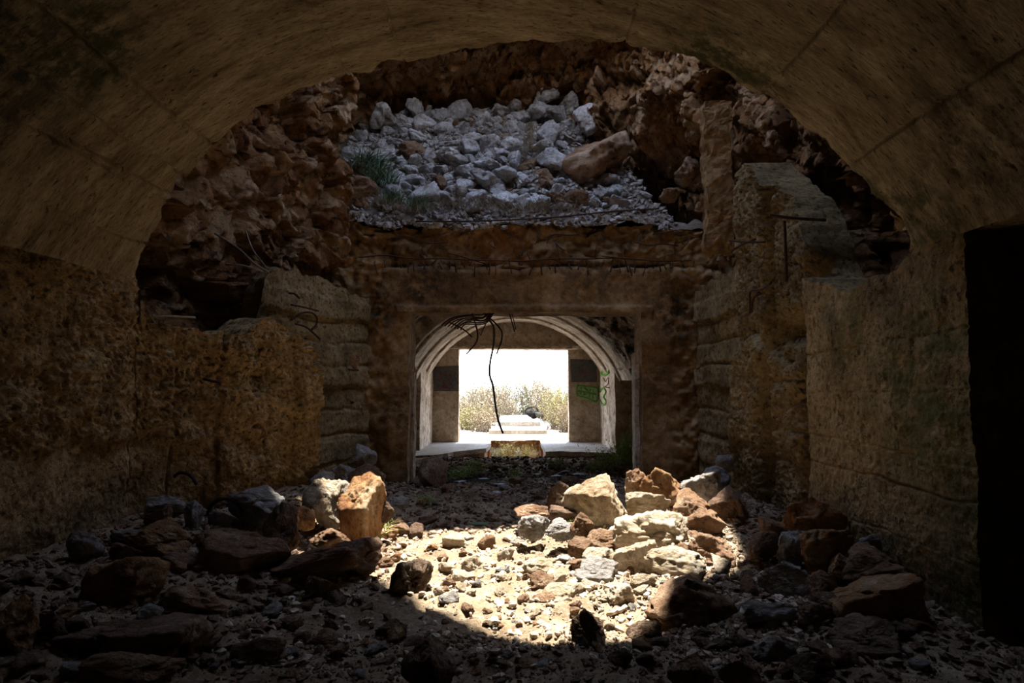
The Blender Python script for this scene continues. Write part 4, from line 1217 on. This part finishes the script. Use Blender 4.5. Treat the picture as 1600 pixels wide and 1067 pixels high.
print("t", round(time.time() - T0, 1))  # ------------------------------------------------------------------ rock heap above the doorway
H = [
 (935, 247, 122, 82, 'r_brown', 'huge brown boulder overhanging at the right of the upper heap', 13.1, 0, .15),
 (924, 188, 56, 50, 'r_heap', 'angular white-topped block above the huge brown boulder', 13.9, 1, -.4),
 (857, 208, 38, 40, 'r_heap', 'pale upright block left of the white-topped one', 14.0, 2, .3),
 (852, 152, 44, 26, 'r_heap', 'topmost leaning rock on the peak of the heap', 14.6, 3, .5),
 (888, 158, 34, 30, 'r_heap', 'pale block right of the peak rock', 14.6, 4, 0),
 (845, 172, 46, 28, 'r_heap', 'flat grey rock just under the peak', 14.4, 5, 0),
 (868, 178, 36, 28, 'r_heap', 'bluish grey rock beside the dried creeper', 14.3, 6, 0),
 (800, 231, 40, 38, 'r_heap', 'rounded grey boulder left of the dried creeper', 13.8, 7, 0),
 (764, 227, 36, 38, 'r_heap', 'squarish grey boulder next to the rounded one', 13.9, 8, 0),
 (706, 247, 54, 34, 'r_heap', 'broad pale rock at the middle of the heap', 13.5, 9, 0),
 (643, 236, 46, 34, 'r_brown', 'brown-faced rock left of the broad pale one', 13.6, 10, 0),
 (600, 182, 44, 44, 'r_heap', 'craggy grey boulder at the upper left corner of the heap', 14.2, 11, 0),
 (648, 172, 30, 36, 'r_heap', 'pointed grey rock on the upper left crest', 14.5, 0, 0),
 (571, 298, 54, 42, 'r_brown', 'brown boulder at the lower left corner of the heap', 12.7, 1, .3),
 (897, 312, 46, 32, 'r_brown', 'tan boulder at the lower right of the heap', 12.7, 2, -.2),
 (860, 250, 50, 34, 'r_heap', 'pale wedge left of the huge brown boulder', 13.3, 3, -.3),
 (848, 228, 40, 26, 'r_heap', 'grey slab above the pale wedge', 13.6, 4, -.3),
 (790, 270, 40, 28, 'r_heap', 'grey rock below the rounded boulder', 13.1, 5, 0),
 (690, 180, 30, 24, 'r_grey', 'small pinkish grey rock on the crest left of centre', 14.6, 6, 0),
 (1078, 268, 44, 50, 'r_brown', 'loose brown boulder lodged at the right of the dark hollow', 12.6, 7, 0),
 (1046, 305, 34, 26, 'r_brown', 'brown rock below the dark hollow', 12.6, 8, 0),
]
for (cx, cy, w_, h_, m_, lab, d_, sh_, ti_) in H:
    key = (sh_, m_ if m_ in ('r_heap', 'r_brown') else 'r_heap')
    o = bpy.data.objects.new('boulder', HEAP[key]); COL.objects.link(o)
    o.location = W(cx, cy, d_)
    o.scale = (w_ * d_ / FPX, (w_ + h_) / 2 * .9 * d_ / FPX, h_ * d_ / FPX)
    o.rotation_euler = (rnd.uniform(-.1, .1), ti_, rnd.choice([0, math.pi]) + rnd.uniform(-.2, .2))
    tag(o, lab, 'boulder')
placedh = [(a_[0], a_[1], (a_[2] + a_[3]) * .5) for a_ in H]
tries = 0; nh = 0
while nh < 270 and tries < 16000:
    tries += 1
    px, py = rnd.uniform(548, 965), rnd.uniform(160, 325)
    big_ = tries < 2500
    sz = rnd.choice([26, 30, 36, 42]) if big_ else rnd.choice([13, 16, 20, 24])
    if py > 290 and rnd.random() < .8: continue
    if any(((px - a_[0]) / 1.1) ** 2 + ((py - a_[1]) * 1.25) ** 2 < ((sz + a_[2]) * .34) ** 2 for a_ in placedh): continue
    p = heap_ray(px, py)
    if p.y > 14.9: continue
    placedh.append((px, py, sz)); nh += 1
    s_ = sz * p.y / FPX
    m_ = 'r_brown' if rnd.random() < .1 else 'r_heap'
    o = bpy.data.objects.new('stone', HEAP[(rnd.randrange(12), m_)])
    COL.objects.link(o)
    o.scale = (s_ * rnd.uniform(1.0, 1.45), s_ * rnd.uniform(.9, 1.2), s_ * rnd.uniform(.7, 1.05))
    o.location = (p.x, p.y - .02, p.z + .02)
    o.rotation_euler = (rnd.uniform(-.5, .5), rnd.uniform(-.5, .5), rnd.uniform(0, 6.28))
    row = 'top row' if py < 190 else 'upper rows' if py < 225 else 'middle rows' if py < 262 else 'lower rows' if py < 295 else 'foot'
    side = 'left end' if px < 630 else 'left half' if px < 720 else 'centre' if px < 800 else 'right half' if px < 880 else 'right end'
    sn = 'small' if sz < 18 else 'mid-sized' if sz < 30 else 'large'
    cn = 'brown' if m_ == 'r_brown' else 'grey'
    tag(o, landmark_label(px, py, f'{sn} {cn} stone', H, f'{sn} {cn} stone in the {row} of the heap above the doorway, {side}'), 'stone', 'stones in the heap above the doorway')
print('heap', nh)

# rocks stuck in the crater face around the dark ledges are part of the face itself

print("t", round(time.time() - T0, 1))  # ------------------------------------------------------------------ rebar and cables
def pxt(name, pts, r, mat, parent=None, n=5, r2=None):
    return tube(name, [W(*p) for p in pts], r, mat, parent, n=n, r2=r2)
# hanging from the lintel of the inner doorway
D0 = 12.45
c = pxt('hanging_cable', [(755, 488, D0), (762, 497, D0 - .02), (770, 508, D0), (772, 520, D0), (771, 540, D0), (766, 565, D0), (765, 585, D0), (770, 602, D0), (773, 625, D0), (776, 645, D0 - .02), (781, 664, D0 - .04), (786, 677, D0 - .05)], .021, M['cable'])
tag(c, 'long thin cable hanging down through the bright exit', 'cable')
hang = [
 ('curved rod hanging right of the long cable', [(757, 491), (770, 501), (783, 516), (784, 530), (779, 545), (776, 553)], .016),
 ('hooked rod hanging left of the long cable', [(738, 490), (742, 503), (746, 519), (745, 533), (737, 544), (729, 553)], .016),
 ('short rod curling left under the lintel', [(703, 504), (712, 508), (723, 514), (731, 520), (737, 526)], .015),
 ('thin rod bent beside the hooked one', [(762, 500), (756, 512), (751, 524)], .010),
 ('pair-forming straight rod near the middle of the lintel', [(795, 486), (799, 500), (802, 510), (804, 518)], .012),
 ('thinner straight rod near the middle of the lintel', [(799, 486), (802, 498), (806, 515)], .009),
]
for lab, pts, r_ in hang:
    o = tube('rebar_rod', [W(px, py, D0 + rnd.uniform(-.05, .1)) for px, py in pts], r_, M['rebar'])
    tag(o, 'rusty ' + lab, 'rebar')
for k_ in range(7):
    y_ = 494 + k_ * 2.2
    o = pxt('rebar', [(690 + k_ * 5, y_ + 14 - k_, D0), (705 + k_ * 3, y_ + 3, D0 - .1), (730, y_ - 2 + rnd.uniform(-2, 2), D0 - .12), (752 + k_, y_ + rnd.uniform(-2, 1), D0 - .08), (760 + k_ * 2, 488, D0)], .013, M['rebar'], portal_o)
# rows of stubs along the broken ledge
for k_ in range(46):
    px = 590 + k_ * 11 + rnd.uniform(-4, 4)
    y0 = 408 + rnd.uniform(-5, 4)
    L_ = rnd.uniform(6, 22)
    dd = 12.22
    pxt('rebar', [(px, y0, dd + .15), (px + rnd.uniform(-2, 2), y0 + 2, dd), (px + rnd.uniform(-6, 6), y0 + L_, dd - rnd.uniform(0, .08))], rnd.uniform(.009, .016), M['rebar'], portal_o, n=3)
for (x0, y0, x1, y1) in ((560, 402, 690, 404), (690, 404, 830, 409), (820, 408, 960, 403), (940, 400, 1080, 407), (610, 372, 700, 378), (850, 372, 905, 366), (990, 378, 1060, 384), (1020, 366, 1085, 360), (700, 396, 760, 412)):
    pxt('rebar', [(x0, y0, 12.2), ((x0 * 2 + x1) / 3, (y0 * 2 + y1) / 3 + rnd.uniform(-4, 4), 12.15), ((x0 + x1 * 2) / 3, (y0 + y1 * 2) / 3 + rnd.uniform(-4, 4), 12.18), (x1, y1, 12.2)], .012, M['rebar'], portal_o)
for k_ in range(26):
    px = rnd.uniform(600, 1090); y0 = rnd.uniform(355, 395)
    pxt('rebar', [(px, y0, 12.3), (px + rnd.uniform(-6, 6), y0 + rnd.uniform(4, 10), 12.12), (px + rnd.uniform(-14, 14), y0 + rnd.uniform(8, 26), 12.1)], .009, M['rebar'], portal_o, n=3)
# long bar along the lip of the heap
pxt('rebar', [(650, 346, 12.25), (760, 345, 12.15), (860, 340, 12.15), (960, 330, 12.2), (1030, 326, 12.3)], .014, M['rebar'], portal_o)
# left wall bits
def on_path(px, py, path, out=.03):
    d = ray(px, py); u, z = path_hit(px, py, path)
    t = (z - EYE.z) / d.z if abs(d.z) > 1e-6 else 8
    return EYE + d * (t * (1 - out / 8))
for nm, pts, r_ in (('rebar', [(318, 592), (330, 595), (346, 598)], .018), ('rebar', [(273, 744), (280, 739), (292, 740), (301, 746), (307, 756)], .02)):
    tube(nm, [on_path(px, py, LP, .25 + .1 * k_) for k_, (px, py) in enumerate(pts)], r_, M['rebar'], wl_o)
lw2 = [o for o in bpy.data.objects if o.get('label', '').startswith('cast concrete left')][0]
for pts in ([(455, 500), (468, 490), (485, 488), (495, 496), (494, 507), (487, 515)], [(455, 476), (475, 480), (498, 486)], [(462, 506), (480, 512), (500, 530)], [(452, 458), (460, 459), (468, 466)], [(545, 577), (552, 578), (560, 578)]):
    tube('rebar', [on_path(px, py, LP2, .35) for px, py in pts], .016, M['rebar'], lw2)
# roots in the dark hollow on the left
for lab, pts, d_ in (('long pale root', [(336, 365, 9.2), (372, 388, 9.0), (398, 412, 8.9), (420, 425, 8.9)], .016), ('thin pale root', [(384, 360, 9.4), (395, 390, 9.2), (414, 415, 9.0)], .010),
                     ('level root', [(353, 413, 8.9), (380, 415, 8.8), (410, 424, 8.8)], .014), ('low straight stick', [(225, 495, 7.4), (265, 494, 7.6), (305, 496, 7.9)], .014)):
    o = pxt('root', pts, d_, M['l_dry'])
    tag(o, lab + ' crossing the dark hollow on the left', 'root'); o.data.materials[0] = M['l_dead']
# right wall bars
for pts in ([(1203, 336), (1240, 341), (1290, 344)], [(1226, 345), (1228, 400), (1229, 440)]):
    tube('rebar', [W(px, py, 7.9) for px, py in pts], .02, M['rebar'], wr_o)
for pts in ([(1172, 490), (1172, 470), (1173, 455), (1190, 452), (1205, 442)], [(1174, 488), (1177, 468), (1186, 456)], [(1140, 376), (1165, 378), (1195, 378)], [(1143, 392), (1160, 382), (1180, 374)]):
    tube('rebar', [on_x(px, py, 3.35) for px, py in pts], .016, M['rebar'], wr_o)
# half buried ring at the foot of the left wall
ring = []
for k_ in range(15):
    a_ = math.pi * k_ / 14
    ring.append((352 - 27 * math.cos(a_), 806 - 27 * math.sin(a_), 7.35))
o = tube('steel_ring', [W(*p) for p in ring], .022, M['rebar'], None, n=2)
tag(o, 'half-buried rusty steel ring leaning at the foot of the left wall', 'ring')

print("t", round(time.time() - T0, 1))  # ------------------------------------------------------------------ plants
def leaf_plant(name, n_leaves, w, h, leaf, mat, seed, mode='bush', lean=(0, 0)):
    g_ = np.random.default_rng(seed)
    V, F = [], []
    SV, SF = [], []
    def quad(p, d, l, wd):
        d = d / (np.linalg.norm(d) + 1e-9)
        s = np.cross(d, g_.normal(size=3)); s /= (np.linalg.norm(s) + 1e-9)
        b = len(V)
        V.extend([p, p + d * l * .5 + s * wd, p + d * l, p + d * l * .5 - s * wd])
        F.append((b, b + 1, b + 2, b + 3))
    def stem(p, q, r):
        s = np.cross(q - p, [0.3, .9, .1]); s = s / (np.linalg.norm(s) + 1e-9) * r
        s2 = np.cross(q - p, s); s2 = s2 / (np.linalg.norm(s2) + 1e-9) * r
        b = len(SV)
        SV.extend([p - s, p + s, q, p - s2, p + s2, q]); SF.append((b, b + 1, b + 2)); SF.append((b + 3, b + 4, b + 5))
    if mode == 'bush':
        ns = max(8, n_leaves // 14)
        for k_ in range(ns):
            b0 = np.array([g_.normal() * w * .18, g_.normal() * w * .15, 0])
            tip = np.array([g_.normal() * w * .30, g_.normal() * w * .22, h * g_.uniform(.5, 1.0)]) + np.array([lean[0], lean[1], 0]) * h
            mid = (b0 + tip) / 2 + g_.normal(size=3) * h * .06
            stem(b0, mid, .008 * h + .002); stem(mid, tip, .006 * h + .001)
            for j in range(14):
                t = g_.uniform(.15, 1.0)
                p = b0 + (mid - b0) * t * 2 if t < .5 else mid + (tip - mid) * (t - .5) * 2
                quad(p + g_.normal(size=3) * w * .03, g_.normal(size=3) + np.array([0, 0, .6]), leaf * g_.uniform(.5, 1.3), leaf * .22)
    else:      # grass blades
        for k_ in range(n_leaves):
            p = np.array([g_.normal() * w * .3, g_.normal() * w * .3, 0])
            d = np.array([g_.normal() * .35 + lean[0], g_.normal() * .35 + lean[1], 1.0]); d /= np.linalg.norm(d)
            L_ = h * g_.uniform(.5, 1.0)
            s = np.cross(d, g_.normal(size=3)); s = s / np.linalg.norm(s) * leaf
            b = len(V); q = p
            dr = d.copy()
            V.extend([p - s, p + s])
            for j in range(4):
                q = q + dr * L_ / 4
                dr = dr + np.array([d[0] * .5, d[1] * .5, -.32]); dr /= np.linalg.norm(dr)
                wv = s * (1 - (j + 1) / 4.2)
                V.extend([q - wv, q + wv])
                F.append((b + 2 * j, b + 2 * j + 1, b + 2 * j + 3, b + 2 * j + 2))
    me = bpy.data.meshes.new(name)
    F = [f if f[2] != f[3] else f[:3] for f in F]
    me.from_pydata([tuple(map(float, v)) for v in V], [], F)
    me.materials.append(mat)
    if SV:
        ms = bpy.data.meshes.new('stems')
        ms.from_pydata([tuple(map(float, v)) for v in SV], [], SF)
        ms.materials.append(M['l_dead'])
        return (me, ms)
    return me
def put(name, me, loc, s=1.0, rz=None, label=None, cat='plant', group=None, rx=0):
    if isinstance(me, tuple):
        o = empty(name)
        link_mesh('foliage', me[0], o); link_mesh('stems', me[1], o)
    else:
        o = link_mesh(name, me)
    o.location = loc; o.scale = (s, s, s) if not isinstance(s, tuple) else s
    o.rotation_euler = (rx, 0, rz if rz is not None else rnd.uniform(0, 6.28))
    tag(o, label, cat, group)
    return o
BM = [leaf_plant('bush', 1500, 1.0, 1.0, .05, M['l_dry'], 1), leaf_plant('bush', 1500, 1.0, 1.0, .055, M['l_sage'], 2), leaf_plant('bush', 1500, 1.1, 1.0, .055, M['l_yellow'], 3), leaf_plant('bush', 1200, .9, 1.0, .045, M['l_dry'], 4)]
bushes = [
 # px, base py, depth, width m, height m, proto, label
 (735, 668, 26.5, 1.9, .95, 2, 'yellow-green bush at the near left of the exit view'), (757, 672, 25.5, 1.6, .85, 0, 'dry straw bush left of the hanging cable'),
 (724, 664, 29, 1.6, 1.2, 0, 'straw bush at the left door edge'), (748, 662, 30, 2.6, 1.7, 0, 'tall dry weeds left of the cable'),
 (775, 655, 33, 2.6, 1.8, 3, 'tall dry weeds behind the cable'), (800, 652, 36, 2.8, 1.8, 1, 'sage clump right behind the cable'),
 (792, 654, 34, 2.0, 1.1, 0, 'low brown weeds behind the slab'), (828, 650, 37, 3.0, 2.2, 0, 'tallest straw weeds above the bag'),
 (856, 652, 34.5, 2.2, 1.9, 0, 'straw weeds right of the bag'), (868, 656, 32.5, 2.0, 1.4, 2, 'yellow bush right of the bag'),
 (882, 668, 27, 1.6, 1.5, 2, 'large yellow-green bush at the right door edge'), (868, 667, 27.5, 1.1, .8, 0, 'low straw bush before the yellow-green one'),
 (883, 672, 25.5, 1.3, 1.1, 0, 'dry bush against the right door edge'), (872, 648, 38, 3.0, 1.9, 1, 'sage weeds far right'), (740, 650, 38, 3.0, 1.7, 1, 'sage weeds far left'),
 (770, 650, 40, 3.4, 2.1, 1, 'pale weeds on the skyline left of centre'), (845, 650, 41, 3.4, 2.3, 3, 'pale weeds on the skyline right of centre'),
]
for (px, py, d_, w_, h_, k_, lab) in bushes:
    p = W(px, py, d_)
    put('bush', BM[k_], (p.x, p.y, .1), (w_, w_ * .8, h_ * 1.25), None, lab, 'bush')
# pit plants
for k_, (x_, y_, s_, m_) in enumerate([(-.55, 21.0, .55, 1), (-.2, 20.9, .6, 2), (.15, 21.1, .5, 1), (.45, 20.95, .5, 2), (.65, 21.2, .42, 0), (-.4, 21.2, .35, 2)]):
    put('weed', BM[m_], (x_, y_, -.42), (s_ * 1.1, s_ * .8, s_ * (.95 if k_ % 2 else .7)), None,
        ['sage weed at the left of the sunlit pit', 'tall yellow weed left of the pit centre', 'sage weed in the pit centre', 'yellow weed right of the pit centre', 'dry weed at the right of the pit', 'yellow weed at the back left of the pit'][k_], 'weed')
# green growth inside the doorway
GP = [leaf_plant('weed', 900, .9, .7, .06, M['l_green'], 21), leaf_plant('weed', 480, .8, .45, .055, M['l_green'], 22)]
for (px, py, w_, h_, k_, lab) in ((945, 735, 1.0, .8, 0, 'leafy green weeds left of the right jamb'), (975, 728, 1.0, 1.1, 0, 'taller green weeds at the right jamb'), (925, 738, .8, .6, 1, 'low green weeds right of the path'),
                                  (990, 722, .8, 1.2, 0, 'green weeds in the right doorway corner'), (725, 748, .9, .6, 1, 'green patch inside the doorway on the left'), (745, 742, .8, .7, 1, 'second green patch just right of the left one'),
                                  (708, 750, .6, .5, 1, 'small green tuft beside the left jamb'), (805, 752, .5, .6, 1, 'small green sprig in the middle of the dark ground'), (872, 733, .7, .6, 1, 'green tuft below the slab edge'),
                                  (667, 790, .5, .4, 1, 'tiny green tuft left of the path')):
    p = ground_ray(px, py)
    put('weed', GP[k_], (p.x, p.y, gz(p.x, p.y)), (w_, w_, h_), None, lab, 'weed')
# grass sprig by the peaked boulder
M['l_bright'] = leafmat('fresh_grass', (0.25, 0.36, 0.06), (0.45, 0.55, 0.14))
GR = leaf_plant('grass_tuft', 42, .16, .55, .011, M['l_bright'], 31, 'grass', (.12, -.1))
p = ground_ray(582, 848); put('grass_tuft', GR, (p.x, p.y, gz(p.x, p.y)), (.9, .9, .95), 0, 'bright grass tuft in front of the peaked orange boulder', 'grass')
GR2 = leaf_plant('grass_tuft', 14, .2, .35, .006, M['l_yellow'], 32, 'grass', (.3, 0))
p = ground_ray(606, 832); put('grass_tuft', GR2, (p.x, p.y, gz(p.x, p.y)), 1.0, 0, 'sparse yellow grass right of the bright tuft', 'grass')
p = ground_ray(894, 842); put('weed', GP[1], (p.x, p.y, gz(p.x, p.y)), (.2, .2, .5), 0, 'tiny green seedling in front of the large pale boulder', 'weed')
# grass on the heap
HG = leaf_plant('grass_tuft', 260, .55, .75, .012, M['l_blue'], 33, 'grass', (.25, -.25))
for (px, py, s_, lab) in ((575, 268, 1.0, 'blue-green grass clump at the left of the heap'), (592, 290, .9, 'blue-green grass clump just below the upper one'), (612, 318, .7, 'low green grass at the lower left of the heap'), (652, 325, .6, 'thin green grass near the heap foot')):
    p = heap_ray(px, py); put('grass_tuft', HG, (p.x, p.y - .1, p.z - .05), s_, 0, lab, 'grass')
HD = leaf_plant('dry_grass', 130, .9, .34, .005, M['l_dead'], 34, 'grass', (0, -.35))
for k_, px in enumerate(range(600, 900, 22)):
    py = 322 + (k_ * 7) % 16
    p = heap_ray(px, py)
    side = ['far left', 'left', 'centre', 'right', 'far right'][min(4, k_ * 5 // 14)]
    put('dry_grass', HD, (p.x, p.y - .12, p.z - .03), .9, k_ * 1.3 % 1.0 - .5, f'dry grass matted along the foot of the heap, {side}', 'grass', f'dry grass at the heap foot, {side}')
# dried creeper hanging over the heap
cr = leaf_plant('dried_creeper', 420, .22, 1.0, .05, M['l_dry'], 36, 'bush')
p = W(829, 192, 13.55); put('dried_creeper', cr, p, (1.0, .7, -.62), 0, 'pale dried creeper hanging down the upper heap', 'creeper')
p = W(822, 216, 13.4); put('dried_creeper', cr, p, (.6, .5, -.5), 1, 'thin tail of dried creeper below the main one', 'creeper')

print("t", round(time.time() - T0, 1))  # ------------------------------------------------------------------ bag and litter
bg = W(831, 655, 30.0); bz = .45
bag = empty('bag', (bg.x, 29.6, bz + .02)); bag.scale = (1.15, 1.15, 1.15); tag(bag, 'dark bag lying on the raised slab outside the exit', 'bag')
V, F = rock_verts(777, 4, planes=9, rough=.10, k=9)
BK = flatmat('black_fabric', (.015, .015, .014))
body = link_mesh('body', make_mesh('body', V * np.array([.62, .42, .38]) + np.array([0, 0, .17]), F, BK), bag)
tube('handle', [(-.28, -.1, .27), (-.2, -.14, .40), (0, -.16, .46), (.16, -.14, .42), (.24, -.1, .30)], .03, BK, bag)
V, F = rock_verts(778, 3, planes=8, rough=.08, k=9)
link_mesh('pocket', make_mesh('pocket', V * np.array([.26, .2, .24]) + np.array([.24, -.2, .14]), F, flatmat('dark_olive_fabric', (.05, .05, .035))), bag)
tube('strap', [(.25, -.1, .25), (.4, -.15, .16), (.44, -.2, .04)], .015, BK, bag)

# flattened green-grey scrap and pale bits of litter on the dark ground
V, F = rock_verts(801, 3, planes=8, rough=.05)
me = make_mesh('scrap', V * np.array([.34, .16, .05]), F, flatmat('dull_green_plastic', (.12, .16, .09)))
p = ground_ray(748, 824); o = link_mesh('plastic_scrap', me); o.location = (p.x, p.y, gz(p.x, p.y) + .04); tag(o, 'flattened dull green scrap lying on the gravel edge', 'scrap')
LT = flatmat('bluish_white_plastic', (.42, .46, .5))
for k_, (px, py) in enumerate(((790, 733), (798, 731), (722, 757), (757, 754), (779, 763), (885, 741), (905, 746), (760, 745), (870, 748), (713, 740), (777, 775), (840, 745))):
    g_ = np.random.default_rng(60 + k_)
    n_ = 7
    an = np.sort(g_.uniform(0, 6.28, n_)); rr = g_.uniform(.05, .12, n_)
    top = [(math.cos(a_) * r_ * 1.4, math.sin(a_) * r_, g_.uniform(.0, .025)) for a_, r_ in zip(an, rr)]
    V = top + [(a_[0], a_[1], a_[2] - .006) for a_ in top] + [(0, 0, .03), (0, 0, .024)]
    F = [(i, (i + 1) % n_, 2 * n_) for i in range(n_)] + [((i + 1) % n_ + n_, i + n_, 2 * n_ + 1) for i in range(n_)] + [(i, i + n_, (i + 1) % n_ + n_, (i + 1) % n_) for i in range(n_)]
    me = bpy.data.meshes.new('litter'); me.from_pydata(V, [], F); me.materials.append(LT)
    p = ground_ray(px, py); o = link_mesh('litter_scrap', me); o.location = (p.x, p.y, gz(p.x, p.y) + .05)
    tag(o, 'pale bluish scrap of litter on the dark ground inside the doorway', 'litter', 'pale scraps inside the doorway')
